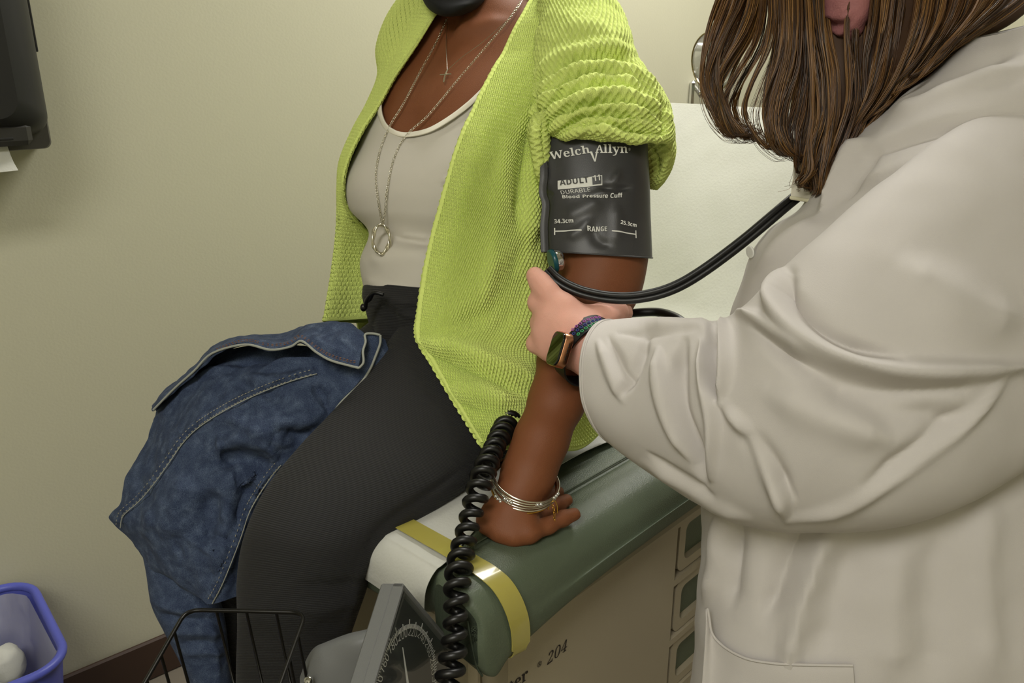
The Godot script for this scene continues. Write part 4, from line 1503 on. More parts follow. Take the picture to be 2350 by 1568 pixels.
	flesh(ca, crown, 0.03, 0.012)
	part(hm, "crown", mesh_from(ca), mat(tones[1], 0.5))

	# badge hanging between hair and coat
	var bc := PackedVector3Array([at(1848, 372, 0.972), at(1925, 380, 0.972), at(1876, 468, 0.965), at(1812, 458, 0.965)])
	var badge := thing("name_badge", "white plastic name badge with dark lettering under the clinician's hair", "badge", bc[3])
	var bx := (bc[2] - bc[3]).normalized()
	var by := (bc[0] - bc[3])
	by = (by - bx * by.dot(bx)).normalized()
	badge.basis = Basis(bx, by, bx.cross(by))
	part(badge, "card", box_mesh(Vector3(0.036, 0.055, 0.0015), 0.0006), mat(Color(0.85, 0.83, 0.76), 0.4), Vector3(0.019, 0.0275, 0))
	part(badge, "card_edge", box_mesh(Vector3(0.034, 0.004, 0.003), 0.001), mat(Color(0.86, 0.84, 0.72), 0.4), Vector3(0.0165, 0.002, 0.001))
	part(badge, "lettering", text_mesh("Medic", 0.0052, false), M.ink, Vector3(0.006, 0.0135, 0.0012))
	part(badge, "lettering", text_mesh("obe", 0.0052, false), M.ink, Vector3(0.010, 0.023, 0.0012))
	part(badge, "red_mark", box_mesh(Vector3(0.006, 0.003, 0.0006), 0.0002), mat(Color(0.62, 0.10, 0.18), 0.6), Vector3(0.026, 0.033, 0.0012))

	build_watch()
	# thin gold ring on a finger
	var ring := TorusMesh.new()
	ring.inner_radius = 0.0098
	ring.outer_radius = 0.0116
	ring.rings = 32
	ring.ring_segments = 8
	var ro := solo("finger_ring", "thin gold ring on a finger of the clinician's gripping hand", "ring", ring, M.gold, at(1247, 752, 0.996))
	var rd := (at(1240, 742, 1.002) - at(1256, 764, 0.988)).normalized()
	ro.basis = Basis(rd.cross(Vector3.UP).normalized(), rd, rd.cross(rd.cross(Vector3.UP).normalized()).normalized() * -1.0)

func build_watch() -> void:
	var c := at(1286, 803, 0.944)
	var down := (rt * -22.0 - upv * 73.0).normalized()
	var n := (rt * -0.93 - fw * 0.36 + upv * 0.10)
	n = (n - down * n.dot(down)).normalized()
	var w := thing("smartwatch", "rose gold smartwatch with black sports band on the clinician's wrist", "watch", c)
	w.basis = Basis((-down).cross(n).normalized(), -down, n)
	var gold := mat(Color(0.86, 0.62, 0.48), 0.28, 1.0)
	part(w, "case", plate_round(0.034, 0.040, 0.0095, 0.0105, 0.0028), gold)
	part(w, "screen", plate_round(0.0322, 0.0382, 0.0090, 0.003, 0.0014), mat(Color(0.015, 0.018, 0.015), 0.05), Vector3(0, 0, 0.0054))
	for k in 3:
		part(w, "speaker_slot", box_mesh(Vector3(0.0006, 0.0055, 0.0011), 0.0002), M.black, Vector3(0.0169, -0.007 + k * 0.007, -0.001))
		part(w, "speaker_slot", box_mesh(Vector3(0.0006, 0.0055, 0.0011), 0.0002), M.black, Vector3(-0.0169, -0.007 + k * 0.007, -0.001))
	# band round the wrist
	var cc := at(1350, 806, 0.984)
	var e1 := (rt * 26.0 + upv * 72.0 - fw * 34.0).normalized() * 0.0425
	var e2 := (rt * -0.72 - fw * 0.70 + upv * 0.12)
	e2 = (e2 - e1.normalized() * e2.dot(e1.normalized())).normalized() * 0.043
	var ax := e1.cross(e2).normalized() * 0.0105
	var pts := PackedVector3Array()
	var ac := PackedVector3Array()
	for k in 49:
		var t := TAU * k / 48.0
		pts.append(cc + e1 * cos(t) + e2 * sin(t))
		ac.append(ax)
	var bn := ribbon_net(pts, ac)
	var bs := 0.0
	for i in bn.p.size():
		bs += bn.n[i].dot(bn.p[i] - cc)
	if bs < 0:
		bn.flip_u()
	var inv := w.transform.affine_inverse()
	var band := part(w, "band", cloth_mesh(bn, 0.002), mat(Color(0.05, 0.05, 0.06), 0.5))
	band.transform = inv
	var hole := TorusMesh.new()
	hole.inner_radius = 0.0010
	hole.outer_radius = 0.0021
	hole.rings = 16
	hole.ring_segments = 6
	var cols := [mat(Color(0.62, 0.33, 0.62), 0.5), mat(Color(0.14, 0.20, 0.50), 0.5), mat(Color(0.20, 0.62, 0.38), 0.5)]
	for k in range(-1, 7):
		for row in 3:
			var t := deg_to_rad(6 + k * 7.5 + (3.7 if row == 1 else 0.0))
			var out := (e1 * cos(t) + e2 * sin(t)).normalized()
			var o := part(band, "band_hole", hole, cols[2 - row], cc + e1 * cos(t) + e2 * sin(t) + ax * (0.55 - row * 0.5) + out * 0.0002)
			var side := ax.normalized()
			o.basis = Basis(side, out, side.cross(out))

func plate_round(w: float, h: float, r: float, depth: float, bevel: float) -> ArrayMesh:    # rounded plate with a soft edge, in x, y
	var rows := []
	for s in [[-0.5, bevel * 1.6], [-0.5, bevel * 0.5], [-0.4, 0.0], [0.4, 0.0], [0.5, bevel * 0.5], [0.5, bevel * 1.6]]:
		var ring := PackedVector3Array()
		for q in round_rect(w - s[1] * 2, h - s[1] * 2, maxf(r - s[1], 0.001), 6):
			ring.append(Vector3(q.x, q.y, s[0] * depth))
		rows.append(ring)
	var g := Net.new()
	g.nu = rows[0].size()
	g.nv = rows.size()
	g.wrap = true
	for r0 in rows:
		g.p.append_array(r0)
	g.normals()
	g.uv.resize(g.p.size())
	outward(g)
	return net_mesh(g, true, true)

# ---------------------------------------------------------------- blood pressure cuff, stethoscope, hoses
var cuff_st := [[1239, 306, 1484, 300, 1.10, 0.052, 2.2], [1238, 352, 1486, 348, 1.096, 0.053, 2.2], [1241, 400, 1489, 400, 1.092, 0.054, 2.2], [1238, 440, 1491, 450, 1.09, 0.055, 2.2], [1246, 470, 1492, 490, 1.088, 0.055, 2.2], [1242, 520, 1494, 540, 1.086, 0.056, 2.2], [1243, 576, 1496, 592, 1.084, 0.057, 2.2]]

func cuff_spot(x: float, y: float, lift: float) -> Vector3:     # a spot on the near face of the wrapped cuff
	var s := clampf((x - 1240.0) / 252.0, 0.02, 0.98)
	var t := clampf((y - 303.0) / 281.0, 0.0, 1.0)
	var k := t * (cuff_net.nv - 1)
	var c := 2.0 * s - 1.0
	var ang := acos(signf(c) * pow(absf(c), 1.1))
	var i := (ang / TAU if not cuff_turned else 1.0 - ang / TAU) * cuff_net.nu
	var j0 := mini(int(k), cuff_net.nv - 2)
	var i0 := int(i)
	var fi := i - i0
	var fj := k - j0
	var p := cuff_net.at(i0, j0).lerp(cuff_net.at(i0 + 1, j0), fi).lerp(cuff_net.at(i0, j0 + 1).lerp(cuff_net.at(i0 + 1, j0 + 1), fi), fj)
	return p + cuff_net.n[j0 * cuff_net.nu + i0 % cuff_net.nu] * lift

var cuff_net: Net
var cuff_turned := false

func cuff_text(parent: Node3D, s: String, h: float, bold: bool, serif: bool, slant: float, from: Vector2, to: Vector2, m: Material, lift := 0.0012, bend := 0.0) -> void:
	var tm := text_mesh(s, 1.0, bold, serif, slant)         # laid along the line from-to, h px high, on the cloth
	var a := tm.surface_get_arrays(0)
	var v: PackedVector3Array = a[Mesh.ARRAY_VERTEX]
	var x0 := 1e9
	var x1 := -1e9
	for q in v:
		x0 = minf(x0, q.x)
		x1 = maxf(x1, q.x)
	var out := arrays()
	var dir := to - from
	var up2 := Vector2(dir.y, -dir.x).normalized()
	var todo := []
	var ix: PackedInt32Array = a[Mesh.ARRAY_INDEX]
	for k in range(0, ix.size(), 3):
		var tri := []
		for e in 3:
			var q := v[ix[k + e]]
			tri.append(from + dir * ((q.x - x0) / (x1 - x0)) + up2 * (q.y * h + bend * sin(PI * (q.x - x0) / (x1 - x0))))
		todo.append(tri)
	while not todo.is_empty():                               # cut long triangles so that the print follows every crease
		var tri: Array = todo.pop_back()
		var far := 0
		for e in 3:
			if (tri[e] as Vector2).distance_to(tri[(e + 1) % 3]) > (tri[far] as Vector2).distance_to(tri[(far + 1) % 3]):
				far = e
		var p: Vector2 = tri[far]
		var q: Vector2 = tri[(far + 1) % 3]
		if p.distance_to(q) > 4.0:
			var mid := (p + q) * 0.5
			todo.append([p, mid, tri[(far + 2) % 3]])
			todo.append([mid, q, tri[(far + 2) % 3]])
			continue
		for w in tri:
			out[3].append(out[0].size())
			out[0].append(cuff_spot(w.x, w.y, lift))
			out[1].append((EYE - out[0][out[0].size() - 1]).normalized())
			out[2].append(Vector2.ZERO)
	part(parent, "lettering", mesh_from(out), m)

func cuff_bar(parent: Node3D, called: String, pts: Array, m: Material, lift := 0.0008) -> void:     # a printed patch: corners a, b, c, d
	var rows := []
	for k in 9:
		var r := PackedVector3Array()
		for i in 25:
			var p: Vector2 = (pts[0] as Vector2).lerp(pts[1], i / 24.0).lerp((pts[3] as Vector2).lerp(pts[2], i / 24.0), k / 8.0)
			r.append(cuff_spot(p.x, p.y, lift))
		rows.append(r)
	part(parent, called, net_mesh(face_eye(net_of(rows, 33, 13))), m)

func build_cuff() -> void:
	var t := thing("blood_pressure_cuff", "dark grey blood pressure cuff wrapped round the seated person's upper arm", "cuff")
	cuff_net = body_net(cuff_st, 128, 90)
	var first := seen_at(cuff_net.at(0, 45)).x
	cuff_turned = cuff_net.at(32, 45).distance_to(EYE) > cuff_net.at(96, 45).distance_to(EYE)
	if first < 1365:
		cuff_net.flip_u()
	fold(cuff_net, [
		[-0.005, 9, [1378, 430], [1400, 433], [1425, 432], [1450, 430]], [0.004, 12, [1360, 445], [1400, 440], [1412, 415], [1420, 390]],
		[0.004, 22, [1290, 500], [1340, 480], [1380, 460]], [0.003, 16, [1415, 470], [1418, 520], [1415, 560]],
		[-0.003, 9, [1238, 442], [1252, 445], [1270, 447]], [0.003, 12, [1258, 350], [1260, 400], [1256, 430]], [-0.003, 12, [1360, 520], [1370, 550], [1400, 565]], [0.003, 14, [1300, 545], [1330, 530], [1360, 500]]])
	var wrap := part(t, "wrap", net_mesh(cuff_net), M.cuff)
	var lip := PackedVector3Array()
	for i in cuff_net.nu + 1:
		lip.append(cuff_net.at(i, cuff_net.nv - 1))
	part(t, "lower_edge", tube(lip, 0.0011, 6, false), M.cuff)
	var inner := offset_net(cuff_net, -0.0025)
	part(t, "lining", net_mesh(inner), M.black)
	# flat welded border on the left
	var rows := []
	for q in [[1237, 337], [1240, 400], [1237, 440], [1244, 470], [1240, 520], [1242, 578]]:
		var d := depth_of([cuff_net], q[0] + 14, q[1], 9.0)
		rows.append(PackedVector3Array([at(q[0], q[1], d - 0.003), at(q[0] + 8, q[1], d - 0.004), at(q[0] + 17, q[1], d - 0.003)]))
	part(t, "border", cloth_mesh(face_eye(net_of(rows, 8, 60)), 0.002), M.cuff)
	# print
	var V := func(x: float, y: float) -> Vector2: return Vector2(x, y)
	cuff_text(wrap, "Welch", 17, true, true, 0.0, V.call(1261, 371), V.call(1342, 357), M.print)
	cuff_text(wrap, "Allyn", 18, true, true, 0.0, V.call(1352, 358), V.call(1428, 359), M.print)
	cuff_bar(wrap, "lettering", [V.call(1340, 348), V.call(1345, 348), V.call(1351.5, 370), V.call(1348.5, 370)], M.print)
	cuff_bar(wrap, "lettering", [V.call(1356, 342), V.call(1360, 342), V.call(1351.5, 370), V.call(1349, 370)], M.print)
	cuff_text(wrap, "\u00ae", 6, false, false, 0.0, V.call(1430, 350), V.call(1435, 350), M.print)
	cuff_bar(wrap, "label_patch", [V.call(1273, 413), V.call(1366, 399), V.call(1367.5, 421), V.call(1275, 436)], M.print)
	cuff_bar(wrap, "label_box", [V.call(1342, 404), V.call(1363.5, 401), V.call(1364.5, 418.5), V.call(1344, 421.5)], M.cuff, 0.0013)
	cuff_text(wrap, "ADULT", 14, true, false, 0.0, V.call(1280, 430), V.call(1337, 421), M.cuff, 0.0018)
	cuff_text(wrap, "11", 13, true, false, 0.0, V.call(1346, 418), V.call(1361, 416), M.print, 0.0020)
	cuff_text(wrap, "DURABLE", 10.5, false, false, 0.0, V.call(1283, 453), V.call(1341, 442), M.print)
	cuff_text(wrap, "Blood Pressure Cuff", 10.5, true, false, 0.15, V.call(1283, 467), V.call(1414, 454), M.print)
	cuff_text(wrap, "34.3cm", 8, true, false, 0.0, V.call(1265, 532), V.call(1304, 527), M.print)
	cuff_text(wrap, "25.3cm", 8, true, false, 0.0, V.call(1403, 523), V.call(1442, 526), M.print)
	cuff_text(wrap, "RANGE", 9.5, true, false, 0.0, V.call(1331, 542), V.call(1376, 540), M.print)
	for q in [[1264, 538, 1266.5, 552], [1439.5, 530, 1442, 546]]:
		cuff_bar(wrap, "printed_line", [V.call(q[0], q[1]), V.call(q[2], q[1]), V.call(q[2], q[3]), V.call(q[0], q[3])], M.print)
	cuff_bar(wrap, "printed_line", [V.call(1265, 543.5), V.call(1320, 538), V.call(1320, 540.5), V.call(1265, 546)], M.print)
	cuff_bar(wrap, "printed_line", [V.call(1386, 534), V.call(1441, 537), V.call(1441, 539.5), V.call(1386, 536.5)], M.print)
	# hose leaving behind the arm
	solo("cuff_hose", "short black hose running from behind the arm into the coat sleeve", "hose", tube(line([[1380, 730, 1.13], [1435, 721, 1.12], [1475, 717, 1.11], [1512, 717, 1.10], [1542, 725, 1.08], [1570, 742, 1.06], [1620, 790, 1.03]], 8), 0.0058, 12), M.rubber)

	# stethoscope
	var s := thing("stethoscope", "black stethoscope tube looping from the elbow up to the clinician's neck", "stethoscope")
	var mid := line([[1256, 620, 1.002], [1276, 640, 0.996], [1305, 658, 0.992], [1345, 673, 0.988], [1400, 683, 0.984], [1460, 683, 0.98], [1530, 667, 0.976], [1600, 631, 0.974], [1700, 558, 0.972], [1810, 466, 0.974], [1900, 392, 1.0], [1980, 320, 1.03]], 8)
	var tb := arrays()
	for side in [-1, 1]:
		var pts := PackedVector3Array()
		for j in mid.size():
			var dir := (mid[mini(j + 1, mid.size() - 1)] - mid[maxi(j - 1, 0)]).normalized()
			var o := dir.cross(fw).normalized()
			pts.append(mid[j] + o * 0.0031 * side)
		put_net(tb, tube_net(pts, 0.0040, 12), true, true)
	part(s, "tubing", mesh_from(tb), M.rubber)
	var head := Node3D.new()
	head.name = "chestpiece"
	s.add_child(head)
	head.position = at(1270, 600, 1.028)
	var axv := (rt * -0.93 - fw * 0.20 + upv * -0.25).normalized()
	var sd := axv.cross(upv).normalized()
	head.basis = Basis(sd, axv, sd.cross(axv))
	part(head, "rim", lathe(PackedVector2Array([Vector2(0.0125, -0.002), Vector2(0.0148, -0.002), Vector2(0.0152, 0.0), Vector2(0.0148, 0.0032), Vector2(0.0125, 0.0036)]), 40), mat(Color(0.06, 0.30, 0.34), 0.3))
	part(head, "body", lathe(PackedVector2Array([Vector2(0.0001, 0.003), Vector2(0.0125, 0.003), Vector2(0.0135, 0.0), Vector2(0.0132, -0.008), Vector2(0.009, -0.012), Vector2(0.0001, -0.013)]), 40), M.chrome)

# ---------------------------------------------------------------- denim jacket over the lap
func seam_on(parent: Node3D, g: Net, path: Array, thread: Material, gap: float, lift := 0.0012) -> void:     # two rows of stitches along a line seen at path
	var pts := PackedVector3Array()
	for q in path:
		pts.append(at(q[0], q[1], depth_of([g], q[0], q[1], 10.0)))
	pts = smooth_line(pts, 10)
	var a := arrays()
	for row: float in [-1.0, 1.0]:
		var run := 0.0
		var last := 0.0
		for j in range(1, pts.size()):
			run += pts[j].distance_to(pts[j - 1])
			if run - last < 0.0042:
				continue
			last = run
			var dir := (pts[j] - pts[j - 1]).normalized()
			var out := (EYE - pts[j]).normalized()
			var side := dir.cross(out).normalized() * gap * row
			var c := pts[j] + side + out * lift
			put_net(a, tube_net(PackedVector3Array([c - dir * 0.0015, c, c + dir * 0.0015]), [0.00025, 0.00055, 0.00025], 5), true, true)
	var o := part(parent, "stitching", mesh_from(a), thread)
	o.set_meta("kind", "stuff")

func build_jacket() -> void:
	var t := thing("denim_jacket", "folded blue denim jacket lying across the seated person's lap", "jacket", at(520, 1100, 1.12))
	var inv := -t.position
	var g := sheet([
		[[372, 925, 1.205], [440, 850, 1.20], [520, 802, 1.19], [600, 792, 1.175], [690, 790, 1.155], [760, 800, 1.135], [840, 800, 1.12]],
		[[345, 985, 1.175], [430, 905, 1.15], [520, 850, 1.135], [610, 835, 1.12], [700, 830, 1.11], [770, 850, 1.098], [826, 872, 1.095]],
		[[318, 1045, 1.165], [410, 975, 1.12], [500, 920, 1.105], [600, 890, 1.095], [700, 885, 1.085], [752, 902, 1.082], [782, 920, 1.085]],
		[[290, 1105, 1.16], [390, 1050, 1.11], [480, 1000, 1.092], [580, 970, 1.08], [670, 955, 1.075], [722, 962, 1.078], [745, 982, 1.085]],
		[[274, 1160, 1.16], [370, 1120, 1.10], [460, 1080, 1.082], [550, 1050, 1.075], [620, 1040, 1.078], [668, 1050, 1.085], [690, 1070, 1.09]],
		[[246, 1190, 1.165], [340, 1190, 1.10], [430, 1160, 1.078], [510, 1130, 1.072], [570, 1110, 1.078], [610, 1120, 1.088], [640, 1130, 1.10]],
		[[290, 1234, 1.16], [360, 1250, 1.10], [430, 1230, 1.078], [490, 1200, 1.072], [540, 1190, 1.078], [570, 1190, 1.09], [600, 1200, 1.1]],
		[[345, 1302, 1.15], [390, 1310, 1.10], [440, 1300, 1.078], [490, 1280, 1.073], [530, 1270, 1.078], [555, 1265, 1.09], [580, 1270, 1.1]],
		[[440, 1360, 1.12], [455, 1372, 1.09], [472, 1385, 1.08], [488, 1386, 1.078], [510, 1380, 1.08], [540, 1370, 1.09], [570, 1360, 1.1]]], 220, 260)
	var seam_a := [[722, 852], [666, 868], [588, 898], [515, 934], [450, 976], [414, 1012], [382, 1058], [345, 1109], [313, 1146], [278, 1178], [271, 1206]]
	var seam_b := [[640, 1062], [611, 1098], [570, 1165], [549, 1225], [525, 1288], [502, 1343], [482, 1380]]
	fold(g, [
		[0.010, 24, [487, 950], [588, 974], [689, 970], [738, 945]], [0.008, 18, [560, 985], [620, 1000], [680, 1020]],
		[-0.022, 34, [495, 1075], [530, 1052], [590, 1066], [618, 1095]], [0.012, 22, [470, 1050], [545, 1016], [611, 1030], [640, 1060]],
		[-0.012, 24, [640, 990], [690, 1000], [720, 980]], [-0.014, 40, [470, 1120], [480, 1200], [460, 1260]], [0.010, 34, [420, 1090], [400, 1170], [400, 1240]],
		[0.008, 26, [520, 1160], [505, 1230], [490, 1300]], [-0.010, 16, [580, 1110], [560, 1150], [545, 1200]], [-0.006, 22, [350, 1200], [390, 1260], [440, 1330]],
		[0.007, 20, [330, 1170], [370, 1230], [420, 1300]], [-0.006, 14, [540, 880], [600, 900], [640, 920]], [0.006, 12, [560, 866], [640, 870], [700, 850]],
		[0.009, 10, [600, 850], [680, 828], [760, 838]], [-0.012, 10, [500, 845], [600, 820], [700, 815], [770, 830]], [0.009, 10, [410, 915], [470, 860], [560, 830]], [-0.008, 12, [720, 880], [740, 910], [750, 940]],
		[0.0028, 7, [722, 852], [666, 868], [588, 898], [515, 934], [450, 976], [414, 1012], [382, 1058], [345, 1109], [313, 1146], [278, 1178]],
		[0.0030, 8, [640, 1062], [611, 1098], [570, 1165], [549, 1225], [525, 1288], [502, 1343], [482, 1380]]])
	var pucker := []
	for path in [seam_a, seam_b]:
		for k in path.size() - 1:
			var p := Vector2(path[k][0], path[k][1])
			var q := Vector2(path[k + 1][0], path[k + 1][1])
			var n := int(p.distance_to(q) / 13.0)
			var side := Vector2(-(q - p).y, (q - p).x).normalized()
			for m in n:
				var c := p.lerp(q, (m + rng.randf() * 0.5) / n)
				var l := rng.randf_range(9, 20)
				pucker.append([rng.randf_range(0.0008, 0.0022), 4.5, [c.x - side.x * l, c.y - side.y * l], [c.x, c.y], [c.x + side.x * l, c.y + side.y * l]])
	for k in 40:                                             # small creases
		var c := Vector2(rng.randf_range(330, 700), rng.randf_range(870, 1300))
		var d := Vector2.from_angle(rng.randf_range(0.2, 2.4)) * rng.randf_range(20, 50)
		pucker.append([rng.randf_range(-0.003, 0.003), rng.randf_range(6, 12), [c.x - d.x, c.y - d.y], [c.x + rng.randfn(0, 6), c.y + rng.randfn(0, 6)], [c.x + d.x, c.y + d.y]])
	fold(g, pucker)
	crumple(g, 14.0, 0.006, 17)
	var body := part(t, "body", cloth_mesh(g, 0.003), M.denim, inv)
	seam_on(body, g, seam_a, M.thread_pale, 0.0028)
	seam_on(body, g, seam_b, M.thread_pale, 0.0034)
	# raw pale edges of the seams
	for path in [seam_a, seam_b]:
		var pts := PackedVector3Array()
		for q in path:
			pts.append(at(q[0] + 5, q[1] + 6, depth_of([g], q[0] + 5, q[1] + 6, 10.0) - 0.0006))
		part(body, "seam_edge", tube(smooth_line(pts, 6), 0.0007, 6), M.denim_edge)
	# collar turned over the top
	var low := [[350, 942, 1.165], [400, 892, 1.145], [445, 852, 1.13], [487, 810, 1.12], [561, 789, 1.105], [620, 801, 1.09], [666, 794, 1.088], [692, 780, 1.085], [725, 805, 1.075], [758, 824, 1.068], [800, 836, 1.064], [822, 842, 1.063]]
	var top := [[352, 934, 1.20], [380, 897, 1.20], [435, 848, 1.195], [492, 796, 1.19], [561, 773, 1.18], [620, 765, 1.165], [655, 762, 1.155], [689, 746, 1.145], [730, 741, 1.135], [775, 741, 1.12], [810, 745, 1.11], [838, 768, 1.095]]
	var mid := []
	var hi2 := []
	for k in 12:
		mid.append([lerpf(low[k][0], top[k][0], 0.55), lerpf(low[k][1], top[k][1], 0.55) - 3, lerpf(low[k][2], top[k][2], 0.4)])
		hi2.append([top[k][0] + 8, top[k][1] + 14, top[k][2] + 0.03])
	var cg := sheet([low, mid, top, hi2], 150, 60)
	fold(cg, [[0.004, 12, [700, 760], [740, 790], [800, 815]], [-0.004, 12, [640, 775], [690, 765], [720, 775]], [0.004, 14, [760, 770], [800, 790], [825, 810]]])
	crumple(cg, 16.0, 0.005, 19)
	var collar := part(t, "collar", cloth_mesh(cg, 0.004), M.denim, inv)
	seam_on(collar, cg, [[492, 804], [561, 781], [620, 792], [664, 786], [690, 771], [727, 797], [760, 816], [800, 828], [818, 831]], M.thread, 0.0010)
	part(collar, "edge", tube(line([[352, 941, 1.163], [400, 892, 1.143], [445, 852, 1.128], [487, 811, 1.118], [561, 791, 1.103], [620, 803, 1.088], [666, 796, 1.086], [692, 783, 1.083], [725, 808, 1.073], [758, 827, 1.066], [800, 839, 1.062], [824, 845, 1.061]], 5), 0.0016, 6), M.denim_edge)
	part(collar, "edge", tube(line([[824, 845, 1.061], [834, 832, 1.062], [833, 806, 1.07], [839, 785, 1.085], [838, 768, 1.094], [855, 766, 1.098], [872, 769, 1.10]], 5), 0.0016, 6), M.denim_edge)
	# the facing that falls open on the right, pale worn edge
	var fg := sheet([
		[[838, 768, 1.10], [858, 768, 1.102], [884, 780, 1.11]], [[836, 810, 1.10], [862, 810, 1.098], [893, 810, 1.11]], [[824, 850, 1.098], [850, 850, 1.094], [892, 850, 1.105]],
		[[800, 890, 1.095], [826, 885, 1.09], [880, 885, 1.10]], [[772, 918, 1.09], [790, 918, 1.085], [850, 915, 1.095]], [[740, 985, 1.085], [752, 978, 1.08], [810, 960, 1.09]]], 24, 50)
	part(t, "facing", cloth_mesh(fg, 0.003), M.denim, inv)
	part(t, "facing_edge", tube(line([[873, 769, 1.098], [872, 790, 1.096], [861, 820, 1.092], [848, 850, 1.088], [826, 882, 1.084], [793, 913, 1.078], [772, 938, 1.076], [752, 975, 1.076]], 6), 0.0017, 6), M.denim_edge, inv)
	# sleeve end hanging at the left edge and the darker back hanging below
	part(t, "cuff_tab", cloth_mesh(sheet([[[382, 940, 1.178], [365, 952, 1.178], [350, 970, 1.178]], [[376, 966, 1.172], [358, 976, 1.17], [342, 994, 1.172]], [[372, 990, 1.17], [356, 1000, 1.168], [340, 1010, 1.17]]], 16, 16), 0.003), M.denim, inv)
	var hang := body_net([[320, 1240, 500, 1290, 1.17, 0.03], [336, 1310, 500, 1350, 1.165, 0.035], [350, 1390, 515, 1420, 1.165, 0.04], [378, 1450, 522, 1480, 1.17, 0.04], [415, 1520, 530, 1540, 1.18, 0.04], [450, 1600, 540, 1610, 1.19, 0.038], [470, 1720, 545, 1720, 1.22, 0.03]], 56, 70)
	fold(hang, [[0.006, 12, [350, 1380], [420, 1400], [500, 1390]], [-0.006, 10, [360, 1410], [430, 1425], [510, 1420]], [0.006, 12, [385, 1450], [450, 1450], [515, 1455]], [0.005, 10, [420, 1500], [470, 1495], [520, 1500]], [-0.005, 10, [410, 1480], [460, 1476], [510, 1480]], [0.004, 7, [478, 1400], [490, 1470], [505, 1568]]])
	part(t, "hanging_sleeve", net_mesh(hang, true, true), M.denim, inv)

